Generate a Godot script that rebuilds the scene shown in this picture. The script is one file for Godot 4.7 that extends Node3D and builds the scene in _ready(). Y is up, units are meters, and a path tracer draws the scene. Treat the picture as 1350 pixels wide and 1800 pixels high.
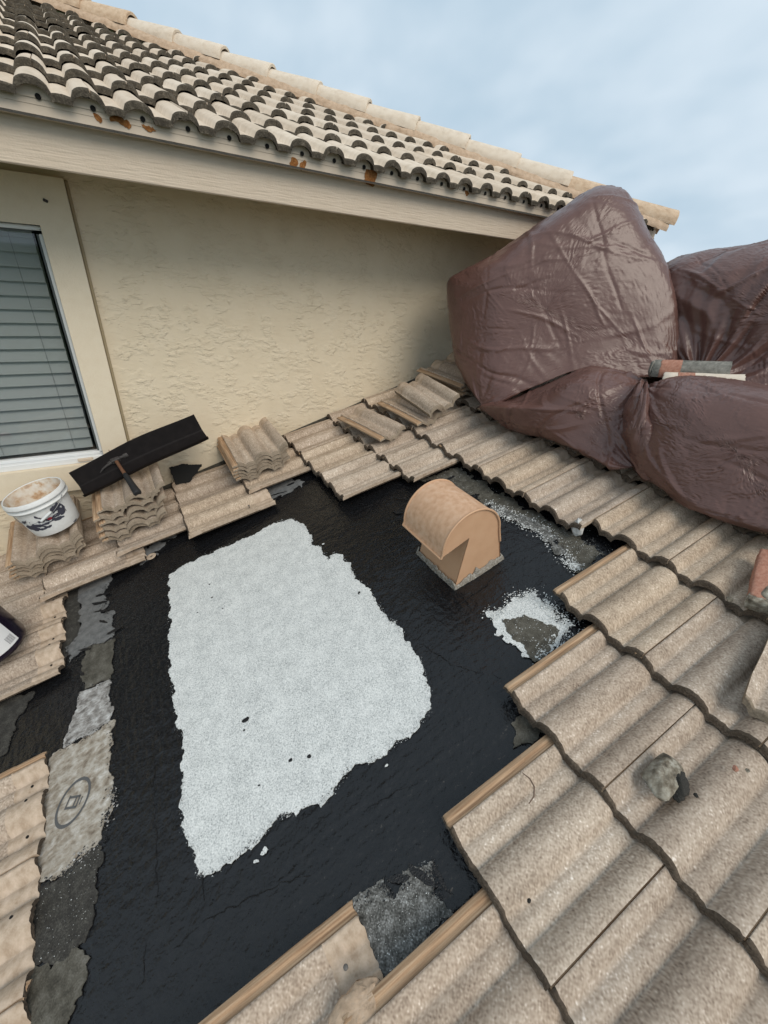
extends Node3D

const PITCH := 0.3039          # slope of the low roof, rising along +x beside the wall
const UP_PITCH := 0.3233       # slope of the upper hip roof
const COVER := 0.27            # width one tile covers
const STRIP := 0.03            # interlock strip on a tile's left side
const TLEN := 0.415            # tile length
const EXPO := 0.329            # exposed length
const DECK := -0.076           # membrane level below the tile plane

var RB := Basis(Vector3(0, 0, 1), PITCH)
var M := {}
var rng := RandomNumberGenerator.new()
var used := {}
var tiles_lo: Array = []
var tiles_loose: Array = []

# ------------------------------------------------------------------ helpers
func lin(r: float, g: float, b: float) -> Color:
	return Color(r, g, b).linear_to_srgb()

func rp(s: float, n: float, z: float) -> Vector3:
	return RB * Vector3(s, n, z)

func numbered(n: String) -> String:
	var k: int = used.get(n, 0)
	used[n] = k + 1
	return n if k == 0 else "%s_%03d" % [n, k]

func tag(o: Node, label: String, category: String, group := "") -> void:
	o.set_meta("label", label)
	o.set_meta("category", category)
	if group != "":
		o.set_meta("group", group)

func thing(called: String, label: String, category: String, xf: Transform3D, group := "") -> Node3D:
	var o := Node3D.new()
	o.name = numbered(called)
	add_child(o)
	o.transform = xf
	tag(o, label, category, group)
	return o

func part(called: String, mesh: Mesh, m: Material, parent: Node, xf := Transform3D.IDENTITY) -> MeshInstance3D:
	var o := MeshInstance3D.new()
	o.name = called
	o.mesh = mesh
	if m != null:
		o.material_override = m
	parent.add_child(o, true)
	o.transform = xf
	return o

func solo(called: String, mesh: Mesh, m: Material, xf: Transform3D, label: String, category: String, group := "") -> MeshInstance3D:
	var o := MeshInstance3D.new()
	o.name = numbered(called)
	o.mesh = mesh
	if m != null:
		o.material_override = m
	add_child(o)
	o.transform = xf
	tag(o, label, category, group)
	return o

func on_roof(s: float, n: float, z: float, turn := 0.0) -> Transform3D:
	return Transform3D(RB * Basis(Vector3.UP, turn), rp(s, n, z))

func arrays_mesh(v: PackedVector3Array, uv: PackedVector2Array, idx: PackedInt32Array) -> ArrayMesh:
	var nm := PackedVector3Array()
	nm.resize(v.size())
	for i in range(0, idx.size(), 3):
		var a := idx[i]
		var b := idx[i + 1]
		var c := idx[i + 2]
		var fn := (v[c] - v[a]).cross(v[b] - v[a])
		nm[a] += fn
		nm[b] += fn
		nm[c] += fn
	for i in nm.size():
		nm[i] = nm[i].normalized() if nm[i].length_squared() > 1e-20 else Vector3.UP
	var arr := []
	arr.resize(Mesh.ARRAY_MAX)
	arr[Mesh.ARRAY_VERTEX] = v
	arr[Mesh.ARRAY_NORMAL] = nm
	arr[Mesh.ARRAY_TEX_UV] = uv
	arr[Mesh.ARRAY_INDEX] = idx
	var m := ArrayMesh.new()
	m.add_surface_from_arrays(Mesh.PRIMITIVE_TRIANGLES, arr)
	return m

# rows of points (all the same length) joined into a sheet; wraps when asked
func sheet(rows: Array, uvs: Array, wrap := false, flip := false) -> ArrayMesh:
	var v := PackedVector3Array()
	var uv := PackedVector2Array()
	var idx := PackedInt32Array()
	var w: int = rows[0].size()
	for r in rows.size():
		v.append_array(rows[r])
		uv.append_array(uvs[r])
	for r in rows.size() - 1:
		for c in (w if wrap else w - 1):
			var a := r * w + c
			var b := r * w + (c + 1) % w
			var d := a + w
			var e := b + w
			if flip:
				idx.append_array(PackedInt32Array([a, d, b, b, d, e]))
			else:
				idx.append_array(PackedInt32Array([a, b, d, b, e, d]))
	return arrays_mesh(v, uv, idx)

# box with chamfered edges, flat shaded
func box(size: Vector3, bevel := 0.003, at := Vector3.ZERO) -> ArrayMesh:
	var st := SurfaceTool.new()
	st.begin(Mesh.PRIMITIVE_TRIANGLES)
	add_box(st, size, bevel, Transform3D(Basis(), at))
	st.generate_normals()
	return st.commit()

func quad(st: SurfaceTool, a: Vector3, b: Vector3, c: Vector3, d: Vector3, out: Vector3, uvs := 1.0) -> void:
	var n := (c - a).cross(b - a)
	var p := [a, b, c, a, c, d]
	if n.dot(out) < 0.0:
		p = [a, c, b, a, d, c]
	var ax := out.abs()
	for q in p:
		var t := Vector2(q.x, q.y)
		if ax.x > ax.y and ax.x > ax.z:
			t = Vector2(q.z, q.y)
		elif ax.y > ax.z:
			t = Vector2(q.x, q.z)
		st.set_uv(t * uvs)
		st.add_vertex(q)

func add_box(st: SurfaceTool, size: Vector3, bevel: float, xf: Transform3D) -> void:
	st.set_smooth_group(-1)
	var h := size * 0.5
	var i := h - Vector3(bevel, bevel, bevel)
	for ax in 3:
		var e1 := Vector3.ZERO
		var e2 := Vector3.ZERO
		var e3 := Vector3.ZERO
		e1[ax] = 1
		e2[(ax + 1) % 3] = 1
		e3[(ax + 2) % 3] = 1
		for s in [-1.0, 1.0]:
			var c: Vector3 = e1 * h[ax] * s
			var u: Vector3 = e2 * i[(ax + 1) % 3]
			var w: Vector3 = e3 * i[(ax + 2) % 3]
			quad(st, xf * (c - u - w), xf * (c + u - w), xf * (c + u + w), xf * (c - u + w), xf.basis * (e1 * s))
			if bevel > 0.0:
				for t in [-1.0, 1.0]:
					# edge between face e1*s and face e2*t
					var p1: Vector3 = e1 * h[ax] * s + e2 * i[(ax + 1) % 3] * t
					var p2: Vector3 = e1 * i[ax] * s + e2 * h[(ax + 1) % 3] * t
					quad(st, xf * (p1 - w), xf * (p1 + w), xf * (p2 + w), xf * (p2 - w), xf.basis * (e1 * s + e2 * t))
	if bevel > 0.0:
		for sx in [-1.0, 1.0]:
			for sy in [-1.0, 1.0]:
				for sz in [-1.0, 1.0]:
					var a := xf * Vector3(h.x * sx, i.y * sy, i.z * sz)
					var b := xf * Vector3(i.x * sx, h.y * sy, i.z * sz)
					var c := xf * Vector3(i.x * sx, i.y * sy, h.z * sz)
					var o := xf.basis * Vector3(sx, sy, sz)
					if (c - a).cross(b - a).dot(o) < 0.0:
						var k := b
						b = c
						c = k
					for q in [a, b, c]:
						st.set_uv(Vector2(q.x, q.y))
						st.add_vertex(q)

# tube along points, radius per point
func tube(pts: Array, rad: Array, seg := 10, cap := true) -> ArrayMesh:
	var rows := []
	var uvs := []
	var prev := Vector3.UP
	var run := 0.0
	for k in pts.size():
		var p: Vector3 = pts[k]
		var d: Vector3 = (pts[min(k + 1, pts.size() - 1)] - pts[max(k - 1, 0)]).normalized()
		var a := d.cross(prev)
		if a.length() < 0.05:
			a = d.cross(Vector3.RIGHT)
		a = a.normalized()
		var b := a.cross(d).normalized()
		prev = b
		if k > 0:
			run += p.distance_to(pts[k - 1])
		var ring := PackedVector3Array()
		var ru := PackedVector2Array()
		for j in seg:
			var an := TAU * j / seg
			ring.append(p + (a * cos(an) + b * sin(an)) * float(rad[k]))
			ru.append(Vector2(float(j) / seg, run * 4.0))
		if cap and k == 0:
			var z := PackedVector3Array()
			for j in seg:
				z.append(p + (ring[j] - p) * 0.02)
			rows.append(z)
			uvs.append(ru)
		rows.append(ring)
		uvs.append(ru)
		if cap and k == pts.size() - 1:
			var z2 := PackedVector3Array()
			for j in seg:
				z2.append(p + (ring[j] - p) * 0.02)
			rows.append(z2)
			uvs.append(ru)
	return sheet(rows, uvs, true)

# profile (radius, height) spun round y
func lathe(prof: Array, seg := 40) -> ArrayMesh:
	var rows := []
	var uvs := []
	var run := 0.0
	for k in prof.size():
		var ring := PackedVector3Array()
		var ru := PackedVector2Array()
		if k > 0:
			run += Vector2(prof[k][0], prof[k][1]).distance_to(Vector2(prof[k - 1][0], prof[k - 1][1]))
		for j in seg:
			var an := TAU * j / seg
			ring.append(Vector3(cos(an) * prof[k][0], prof[k][1], sin(an) * prof[k][0]))
			ru.append(Vector2(float(j) / seg * 0.6, run))
		rows.append(ring)
		uvs.append(ru)
	return sheet(rows, uvs, true, true)

# irregular lump: a sphere cut by random planes
func lump(size: Vector3, sd: int, planes := 9, rough := 0.06) -> ArrayMesh:
	var r := RandomNumberGenerator.new()
	r.seed = sd
	var nz := FastNoiseLite.new()
	nz.seed = sd
	nz.frequency = 1.6
	var pl := []
	for k in planes:
		pl.append([Vector3(r.randf_range(-1, 1), r.randf_range(-1, 1), r.randf_range(-1, 1)).normalized(), r.randf_range(0.55, 0.85)])
	var rows := []
	var uvs := []
	for a in 21:
		var ring := PackedVector3Array()
		var ru := PackedVector2Array()
		for b in 32:
			var th := PI * a / 20.0
			var ph := TAU * b / 32.0
			var d := Vector3(sin(th) * cos(ph), cos(th), sin(th) * sin(ph))
			var rad := 1.0
			for q in pl:
				var c: float = d.dot(q[0])
				if c > 0.05:
					rad = min(rad, float(q[1]) / c)
			rad *= 1.0 + rough * nz.get_noise_3dv(d * 2.0) + rough * 0.7 * nz.get_noise_3dv(d * 7.0)
			ring.append(d * rad * size * 0.5)
			ru.append(Vector2(b / 32.0, a / 20.0))
		rows.append(ring)
		uvs.append(ru)
	return sheet(rows, uvs, true, true)

# ragged flat shape from an outline in (s, z); lies at y = 0 facing up
func ragged(flat: Array, amp: float, sd: int, step := 0.004, thick := 0.0015) -> ArrayMesh:
	var nz := FastNoiseLite.new()
	nz.seed = sd
	nz.frequency = 1.0
	nz.fractal_octaves = 2
	var pts: Array[Vector2] = []
	var n := flat.size() / 2
	for k in n:
		var a := Vector2(flat[2 * k], flat[2 * k + 1])
		var kk := (k + 1) % n
		var b := Vector2(flat[2 * kk], flat[2 * kk + 1])
		var steps := int(max(1.0, a.distance_to(b) / step))
		for j in steps:
			var p := a.lerp(b, float(j) / steps)
			var e := Vector2(nz.get_noise_2d(p.x * 15.0, p.y * 15.0), nz.get_noise_2d(p.x * 15.0 + 300.0, p.y * 15.0)) * amp * 1.2
			e += Vector2(nz.get_noise_2d(p.x * 60.0, p.y * 60.0), nz.get_noise_2d(p.x * 60.0 + 300.0, p.y * 60.0)) * amp * 0.45
			p += e + Vector2(nz.get_noise_2d(p.x * 190.0, p.y * 190.0), nz.get_noise_2d(p.x * 190.0 + 300.0, p.y * 190.0)) * amp * 0.16
			pts.append(p)
	var poly := PackedVector2Array(pts)
	var tri := Geometry2D.triangulate_polygon(poly)
	if tri.is_empty():
		var hull := Geometry2D.offset_polygon(poly, -0.0005)
		if hull.size() > 0:
			poly = hull[0]
			tri = Geometry2D.triangulate_polygon(poly)
	var v := PackedVector3Array()
	var uv := PackedVector2Array()
	var idx := PackedInt32Array()
	for p in poly:
		v.append(Vector3(p.x, 0, p.y))
		uv.append(p)
	for k in range(0, tri.size(), 3):
		var a := tri[k]
		var b := tri[k + 1]
		var c := tri[k + 2]
		if (v[c] - v[a]).cross(v[b] - v[a]).y < 0.0:
			idx.append_array(PackedInt32Array([a, c, b]))
		else:
			idx.append_array(PackedInt32Array([a, b, c]))
	# thin rim so that the sheet has an edge
	var base := v.size()
	var m := poly.size()
	for p in poly:
		v.append(Vector3(p.x, 0, p.y))
		uv.append(p)
	for p in poly:
		v.append(Vector3(p.x, -thick, p.y))
		uv.append(p)
	var ccw := not Geometry2D.is_polygon_clockwise(poly)
	for k in m:
		var a := base + k
		var b := base + (k + 1) % m
		if ccw:
			idx.append_array(PackedInt32Array([a, b, a + m, b, b + m, a + m]))
		else:
			idx.append_array(PackedInt32Array([a, a + m, b, b, a + m, b + m]))
	return arrays_mesh(v, uv, idx)

# many tiny irregular flakes lying at y = 0, one mesh
func flakes(pts: Array, rmin: float, rmax: float, sd: int) -> ArrayMesh:
	var r := RandomNumberGenerator.new()
	r.seed = sd
	var v := PackedVector3Array()
	var uv := PackedVector2Array()
	var idx := PackedInt32Array()
	for p in pts:
		var b := v.size()
		var rad := rmin + (rmax - rmin) * pow(r.randf(), 2.5)
		var y := r.randf_range(0.0, 0.0012)
		v.append(Vector3(p.x, y + rad * 0.5, p.y))
		uv.append(p)
		var n := r.randi_range(5, 7)
		var a0 := r.randf() * TAU
		var sq := r.randf_range(0.5, 1.0)
		for k in n:
			var an := a0 + TAU * k / n
			var rr := rad * r.randf_range(0.6, 1.1)
			v.append(Vector3(p.x + cos(an) * rr, y, p.y + sin(an) * rr * sq))
			uv.append(p)
		for k in n:
			idx.append_array(PackedInt32Array([b, b + 1 + k, b + 1 + (k + 1) % n]))
	return arrays_mesh(v, uv, idx)

# random points within a band round an outline given as (s, z) pairs; inner < 0 < outer measured outwards
func along(flat: Array, count: int, spread: float, sd: int, from := 0.0, to := 1.0, closed := true) -> Array:
	var r := RandomNumberGenerator.new()
	r.seed = sd
	var nz := FastNoiseLite.new()
	nz.seed = sd
	nz.frequency = 5.0
	var out := []
	var n := flat.size() / 2
	var segs := n if closed else n - 1
	while out.size() < count:
		var q := lerpf(from, to, r.randf()) * segs
		var i := int(q) % n
		var j := (i + 1) % n
		var p := Vector2(flat[2 * i], flat[2 * i + 1]).lerp(Vector2(flat[2 * j], flat[2 * j + 1]), q - int(q))
		p += Vector2(r.randfn(0.0, spread), r.randfn(0.0, spread))
		if nz.get_noise_2d(p.x * 3.0, p.y * 3.0) + r.randf_range(-0.2, 0.35) > 0.0:
			out.append(p)
	return out

func within(flat: Array, count: int, sd: int) -> Array:
	var r := RandomNumberGenerator.new()
	r.seed = sd
	var poly := PackedVector2Array()
	var lo := Vector2(9, 9)
	var hi := Vector2(-9, -9)
	for k in range(0, flat.size(), 2):
		var p := Vector2(flat[k], flat[k + 1])
		poly.append(p)
		lo = lo.min(p)
		hi = hi.max(p)
	var out := []
	while out.size() < count:
		var p := Vector2(r.randf_range(lo.x, hi.x), r.randf_range(lo.y, hi.y))
		if Geometry2D.is_point_in_polygon(p, poly):
			out.append(p)
	return out

# ------------------------------------------------------------------ textures
func nbytes(size: int, freq: float, oct: int, sd: int, sx := 1, sy := 1, kind := FastNoiseLite.TYPE_SIMPLEX_SMOOTH, ridged := false, warp := 0.0) -> PackedByteArray:
	var f := FastNoiseLite.new()
	f.noise_type = kind
	f.seed = sd
	f.frequency = freq
	f.fractal_octaves = oct
	f.fractal_type = FastNoiseLite.FRACTAL_RIDGED if ridged else FastNoiseLite.FRACTAL_FBM
	if warp > 0.0:
		f.domain_warp_enabled = true
		f.domain_warp_amplitude = warp
		f.domain_warp_frequency = freq * 0.7
	var img := f.get_seamless_image(size / sx, size / sy)
	img.convert(Image.FORMAT_L8)
	if sx > 1 or sy > 1:
		img.resize(size, size, Image.INTERPOLATE_CUBIC)
	return img.get_data()

func grains(size: int, sd: int, blur := 0) -> PackedByteArray:
	var r := RandomNumberGenerator.new()
	r.seed = sd
	var b := PackedByteArray()
	b.resize(size * size)
	for k in range(0, b.size(), 4):
		b.encode_u32(k, r.randi())
	if blur > 0:
		var img := Image.create_from_data(size, size, false, Image.FORMAT_L8, b)
		img.resize(size / blur, size / blur, Image.INTERPOLATE_BILINEAR)
		img.resize(size, size, Image.INTERPOLATE_CUBIC)
		b = img.get_data()
	return b

func ctex(size: int, layers: Array, stops: Array, base := 0.5) -> ImageTexture:
	var g := Gradient.new()
	var off := PackedFloat32Array()
	var cols := PackedColorArray()
	for s in stops:
		off.append(s[0])
		cols.append(s[1])
	g.offsets = off
	g.colors = cols
	var lut := PackedByteArray()
	lut.resize(768)
	for k in 256:
		var c := g.sample(k / 255.0)
		lut[3 * k] = c.r8
		lut[3 * k + 1] = c.g8
		lut[3 * k + 2] = c.b8
	var out := PackedByteArray()
	out.resize(size * size * 3)
	var l0: PackedByteArray = layers[0][0]
	var w0: float = layers[0][1]
	var l1: PackedByteArray = layers[1][0] if layers.size() > 1 else l0
	var w1: float = layers[1][1] if layers.size() > 1 else 0.0
	var l2: PackedByteArray = layers[2][0] if layers.size() > 2 else l0
	var w2: float = layers[2][1] if layers.size() > 2 else 0.0
	var b0 := base * 255.0 - 127.5 * (w0 + w1 + w2)
	var o := 0
	for k in size * size:
		var q := clampi(int(b0 + l0[k] * w0 + l1[k] * w1 + l2[k] * w2), 0, 255) * 3
		out[o] = lut[q]
		out[o + 1] = lut[q + 1]
		out[o + 2] = lut[q + 2]
		o += 3
	return ImageTexture.create_from_image(Image.create_from_data(size, size, false, Image.FORMAT_RGB8, out))

func gtex(size: int, bytes: PackedByteArray, contrast := 1.0) -> ImageTexture:
	var img := Image.create_from_data(size, size, false, Image.FORMAT_L8, bytes)
	if contrast != 1.0:
		img.adjust_bcs(1.0, contrast, 1.0)
	return ImageTexture.create_from_image(img)

func blend(a: PackedByteArray, wa: float, b: PackedByteArray, wb: float) -> PackedByteArray:
	var o := PackedByteArray()
	o.resize(a.size())
	for k in a.size():
		o[k] = clampi(int(127.5 + (a[k] - 127.5) * wa + (b[k] - 127.5) * wb), 0, 255)
	return o

func smat(col: Color, rough := 0.8, tex: Texture2D = null, bump: Texture2D = null, bump_cm := 0.1, uvs := Vector3.ONE, tri := false) -> StandardMaterial3D:
	var m := StandardMaterial3D.new()
	m.albedo_color = col
	m.roughness = rough
	m.metallic_specular = 0.4
	if tex != null:
		m.albedo_texture = tex
	if bump != null:
		m.heightmap_enabled = true
		m.heightmap_texture = bump
		m.heightmap_scale = bump_cm
	m.uv1_scale = uvs
	if tri:
		m.uv1_triplanar = true
		m.uv1_world_triplanar = true
	return m

func make_materials() -> void:
	var g512 := grains(512, 5)
	var g512b := grains(512, 9, 2)
	var g512c := grains(512, 19, 4)
	var g512m := grains(512, 29, 3)
	var soft := nbytes(512, 0.012, 4, 3)
	var soft2 := nbytes(512, 0.03, 3, 13)
	var streak := nbytes(512, 0.02, 4, 21, 8, 1)
	var streak_fine := nbytes(512, 0.09, 3, 23, 16, 1)
	var ridg := nbytes(512, 0.02, 4, 31, 1, 1, FastNoiseLite.TYPE_SIMPLEX_SMOOTH, true, 20.0)
	# weathered concrete tile with sanded, speckled face
	var tile_tex := ctex(512, [[streak, 0.30], [g512b, 0.85], [soft2, 0.2]], [
		[0.0, lin(0.12, 0.088, 0.066)], [0.2, lin(0.27, 0.208, 0.157)], [0.5, lin(0.45, 0.362, 0.282)], [0.7, lin(0.56, 0.465, 0.372)], [0.86, lin(0.82, 0.72, 0.62)], [1.0, lin(0.95, 0.9, 0.82)]])
	var tile_bump := gtex(512, blend(g512b, 0.7, soft2, 0.4))
	for k in 4:
		var t: Color = [lin(1, 1, 1), lin(0.92, 0.9, 0.89), lin(1.0, 0.97, 0.92), lin(0.87, 0.86, 0.86)][k]
		M["tile%d" % k] = smat(t, 0.92, tile_tex, tile_bump, 0.08, Vector3(1.45, 1.45, 1))
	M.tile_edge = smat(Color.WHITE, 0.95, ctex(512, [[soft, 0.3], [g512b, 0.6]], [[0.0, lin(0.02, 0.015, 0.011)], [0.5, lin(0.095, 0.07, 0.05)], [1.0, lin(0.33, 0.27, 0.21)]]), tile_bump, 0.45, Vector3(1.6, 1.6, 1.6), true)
	M.tile_cut = smat(Color.WHITE, 0.95, ctex(512, [[soft, 0.4], [g512b, 0.6]], [[0.0, lin(0.08, 0.062, 0.045)], [0.5, lin(0.26, 0.205, 0.15)], [1.0, lin(0.48, 0.4, 0.31)]]), tile_bump, 0.2, Vector3(2, 2, 2), true)
	M.tile_dust = smat(Color.WHITE, 0.95, ctex(512, [[soft2, 0.5], [g512b, 0.25], [ridg, 0.25]], [[0.0, lin(0.25, 0.17, 0.11)], [0.5, lin(0.46, 0.36, 0.27)], [0.8, lin(0.58, 0.46, 0.36)], [1.0, lin(0.7, 0.6, 0.48)]]), tile_bump, 0.06, Vector3(2, 2, 1))
	M.tile_strip = smat(Color.WHITE, 0.9, ctex(512, [[streak_fine, 0.7], [streak, 0.3], [g512b, 0.15]], [[0.0, lin(0.19, 0.11, 0.06)], [0.45, lin(0.39, 0.25, 0.15)], [1.0, lin(0.62, 0.47, 0.32)]]), null, 0.0, Vector3(2, 4, 1))
	# upper roof: paler, cleaner faces, lichen-dark noses
	var up_tex := ctex(512, [[streak, 0.25], [g512b, 0.15], [soft2, 0.28]], [
		[0.0, lin(0.3, 0.23, 0.165)], [0.3, lin(0.54, 0.445, 0.34)], [0.55, lin(0.68, 0.575, 0.46)], [1.0, lin(0.79, 0.7, 0.59)]])
	for k in 3:
		var t2: Color = [lin(1, 1, 1), lin(0.92, 0.9, 0.88), lin(0.96, 0.93, 0.9)][k]
		M["up%d" % k] = smat(t2, 0.92, up_tex, tile_bump, 0.04, Vector3(1.5, 1.5, 1))
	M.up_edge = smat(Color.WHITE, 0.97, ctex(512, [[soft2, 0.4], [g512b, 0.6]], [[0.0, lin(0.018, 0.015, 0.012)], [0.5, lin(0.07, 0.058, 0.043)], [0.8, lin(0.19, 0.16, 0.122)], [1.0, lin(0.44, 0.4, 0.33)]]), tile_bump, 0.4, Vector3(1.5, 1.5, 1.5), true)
	M.hip = smat(Color.WHITE, 0.92, ctex(512, [[soft2, 0.45], [g512b, 0.2], [streak, 0.25]], [[0.0, lin(0.3, 0.22, 0.16)], [0.4, lin(0.64, 0.54, 0.43)], [1.0, lin(0.8, 0.73, 0.64)]]), tile_bump, 0.05, Vector3(1.5, 1.5, 1.5), true)
	M.hip_old = smat(Color.WHITE, 0.95, ctex(512, [[soft2, 0.6], [g512b, 0.3], [ridg, 0.2]], [[0.0, lin(0.28, 0.18, 0.11)], [0.5, lin(0.57, 0.42, 0.29)], [1.0, lin(0.74, 0.62, 0.48)]]), gtex(512, ridg), 0.3, Vector3(1.5, 1.5, 1.5), true)
	M.mortar = smat(Color.WHITE, 0.97, ctex(512, [[soft2, 0.6], [g512b, 0.35]], [[0.0, lin(0.2, 0.14, 0.09)], [0.5, lin(0.5, 0.36, 0.25)], [1.0, lin(0.65, 0.52, 0.4)]]), gtex(512, ridg), 0.5, Vector3(2, 2, 2), true)
	# stucco
	var trowel := nbytes(1024, 0.030, 2, 77, 3, 1, FastNoiseLite.TYPE_SIMPLEX_SMOOTH, true, 22.0)
	var plate := nbytes(1024, 0.030, 4, 78, 2, 1, FastNoiseLite.TYPE_SIMPLEX_SMOOTH, false, 24.0)
	var mask := nbytes(1024, 0.007, 3, 79)
	var h := PackedByteArray()
	h.resize(1024 * 1024)
	for k in h.size():
		var p := clampf((plate[k] - 122.0) / 8.0, 0.0, 1.0)
		var p2 := clampf((plate[k] - 160.0) / 8.0, 0.0, 1.0)
		var p3 := clampf((plate[k] - 92.0) / 8.0, 0.0, 1.0)
		var r := maxf(0.0, trowel[k] - 214.0) * 2.4
		var on := clampf((mask[k] - 95.0) / 60.0, 0.12, 1.0)
		h[k] = clampi(int(60.0 + (p * 34.0 + p2 * 34.0 + p3 * 34.0) * on + r * clampf((mask[k] - 60.0) / 60.0, 0.2, 1.0)), 0, 255)
	M.stucco = smat(Color.WHITE, 0.85, ctex(512, [[soft, 0.35], [soft2, 0.12], [g512c, 0.1]], [[0.0, lin(0.63, 0.525, 0.375)], [0.5, lin(0.7, 0.595, 0.44)], [1.0, lin(0.74, 0.645, 0.495)]]), gtex(1024, h), 0.65, Vector3(0.95, 0.95, 1))
	M.band = smat(Color.WHITE, 0.85, ctex(512, [[soft, 0.3], [g512c, 0.25]], [[0.0, lin(0.66, 0.555, 0.41)], [0.5, lin(0.74, 0.64, 0.49)], [1.0, lin(0.78, 0.69, 0.55)]]), gtex(512, blend(g512c, 0.8, soft2, 0.3)), 0.06, Vector3(2.5, 2.5, 2.5), true)
	M.caulk = smat(lin(0.34, 0.28, 0.18), 0.9)
	M.fascia = smat(Color.WHITE, 0.7, ctex(512, [[streak_fine, 0.12], [soft, 0.25]], [[0.0, lin(0.53, 0.43, 0.325)], [0.5, lin(0.61, 0.505, 0.395)], [1.0, lin(0.66, 0.565, 0.455)]]), gtex(512, blend(streak_fine, 0.8, g512c, 0.3)), 0.18, Vector3(2.2, 2.2, 1))
	M.drip = smat(Color.WHITE, 0.55, ctex(512, [[soft, 0.3], [soft2, 0.15]], [[0.0, lin(0.53, 0.43, 0.33)], [0.5, lin(0.63, 0.525, 0.415)], [1.0, lin(0.68, 0.585, 0.48)]]), null, 0.0, Vector3(1.5, 1.5, 1.5), true)
	M.soffit = smat(lin(0.42, 0.35, 0.25), 0.85)
	M.hole = smat(lin(0.012, 0.011, 0.01), 0.9)
	M.rust = smat(Color.WHITE, 0.95, ctex(512, [[soft2, 0.6], [g512b, 0.5]], [[0.0, lin(0.09, 0.03, 0.01)], [0.5, lin(0.28, 0.11, 0.03)], [1.0, lin(0.5, 0.3, 0.14)]]), null, 0.0, Vector3(6, 6, 6), true)
	M.white_frame = smat(lin(0.72, 0.73, 0.73), 0.4)
	M.frame_dark = smat(lin(0.1, 0.11, 0.11), 0.5)
	M.slat = smat(lin(0.64, 0.7, 0.685), 0.55)
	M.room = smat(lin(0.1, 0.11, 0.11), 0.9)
	var gl := smat(Color(0.12, 0.15, 0.16, 0.2), 0.03)
	gl.transparency = BaseMaterial3D.TRANSPARENCY_ALPHA
	gl.metallic_specular = 0.5
	M.glass = gl
	# membrane
	var tarh := blend(nbytes(512, 0.045, 4, 41), 0.75, ridg, 0.35)
	M.tar = smat(Color.WHITE, 0.36, ctex(512, [[soft, 0.3], [soft2, 0.25], [g512b, 0.1]], [[0.0, lin(0.005, 0.005, 0.0055)], [0.5, lin(0.0075, 0.0076, 0.0085)], [1.0, lin(0.015, 0.0152, 0.017)]]), gtex(512, tarh), 0.13, Vector3(4.2, 4.2, 1))
	M.tar.roughness_texture = gtex(512, blend(soft2, 0.5, g512c, 0.2))
	M.tar.roughness = 0.54
	M.tar.metallic_specular = 0.45
	M.tar_daub = smat(lin(0.011, 0.011, 0.012), 0.4, null, gtex(512, tarh), 0.2, Vector3(8, 8, 1))
	M.cap = smat(Color.WHITE, 0.9, ctex(512, [[g512b, 0.85], [soft, 0.16]], [[0.0, lin(0.1, 0.11, 0.115)], [0.28, lin(0.31, 0.325, 0.322)], [0.5, lin(0.56, 0.573, 0.56)], [0.75, lin(0.75, 0.757, 0.735)], [1.0, lin(0.86, 0.87, 0.86)]], 0.535), gtex(512, g512b), 0.08, Vector3(2.0, 2.0, 1))
	M.granule_white = smat(Color.WHITE, 0.95, ctex(512, [[g512b, 1.0], [soft2, 0.9]], [[0.0, lin(0.05, 0.05, 0.045)], [0.35, lin(0.22, 0.22, 0.2)], [0.6, lin(0.6, 0.61, 0.6)], [1.0, lin(0.82, 0.83, 0.82)]], 0.55), gtex(512, g512b), 0.15, Vector3(2.2, 2.2, 1))
	var felt_b := gtex(512, blend(g512b, 0.7, soft2, 0.4))
	M.felt_dark = smat(Color.WHITE, 0.9, ctex(512, [[g512b, 0.7], [soft2, 0.35]], [[0.0, lin(0.012, 0.011, 0.01)], [0.5, lin(0.042, 0.039, 0.034)], [0.85, lin(0.11, 0.105, 0.09)], [1.0, lin(0.4, 0.38, 0.34)]]), felt_b, 0.15, Vector3(2, 2, 1))
	M.felt_brown = smat(Color.WHITE, 0.9, ctex(512, [[g512b, 0.55], [soft2, 0.4], [soft, 0.3]], [[0.0, lin(0.02, 0.018, 0.014)], [0.5, lin(0.085, 0.078, 0.062)], [0.85, lin(0.16, 0.15, 0.13)], [1.0, lin(0.4, 0.4, 0.37)]]), felt_b, 0.12, Vector3(2, 2, 1))
	M.felt_grey = smat(Color.WHITE, 0.85, ctex(512, [[streak, 0.1], [g512b, 0.4], [soft2, 0.35]], [[0.0, lin(0.05, 0.05, 0.05)], [0.5, lin(0.14, 0.14, 0.138)], [1.0, lin(0.27, 0.27, 0.265)]]), felt_b, 0.1, Vector3(2, 2, 1))
	M.felt_granule = smat(Color.WHITE, 0.92, ctex(512, [[g512b, 1.0], [soft2, 0.5]], [[0.0, lin(0.02, 0.02, 0.018)], [0.5, lin(0.12, 0.118, 0.11)], [0.8, lin(0.28, 0.28, 0.27)], [1.0, lin(0.55, 0.55, 0.54)]]), felt_b, 0.15, Vector3(2, 2, 1))
	var fib := blend(nbytes(512, 0.02, 5, 61), 0.7, nbytes(512, 0.05, 4, 62, 2, 1, FastNoiseLite.TYPE_SIMPLEX_SMOOTH, true, 18.0), 0.5)
	M.fibre_white = smat(Color.WHITE, 0.95, ctex(512, [[fib, 1.0], [g512b, 0.2]], [[0.0, lin(0.06, 0.055, 0.05)], [0.45, lin(0.23, 0.215, 0.2)], [0.75, lin(0.4, 0.39, 0.375)], [1.0, lin(0.6, 0.6, 0.59)]], 0.52), gtex(512, fib), 0.2, Vector3(2.6, 2.6, 1))
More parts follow.
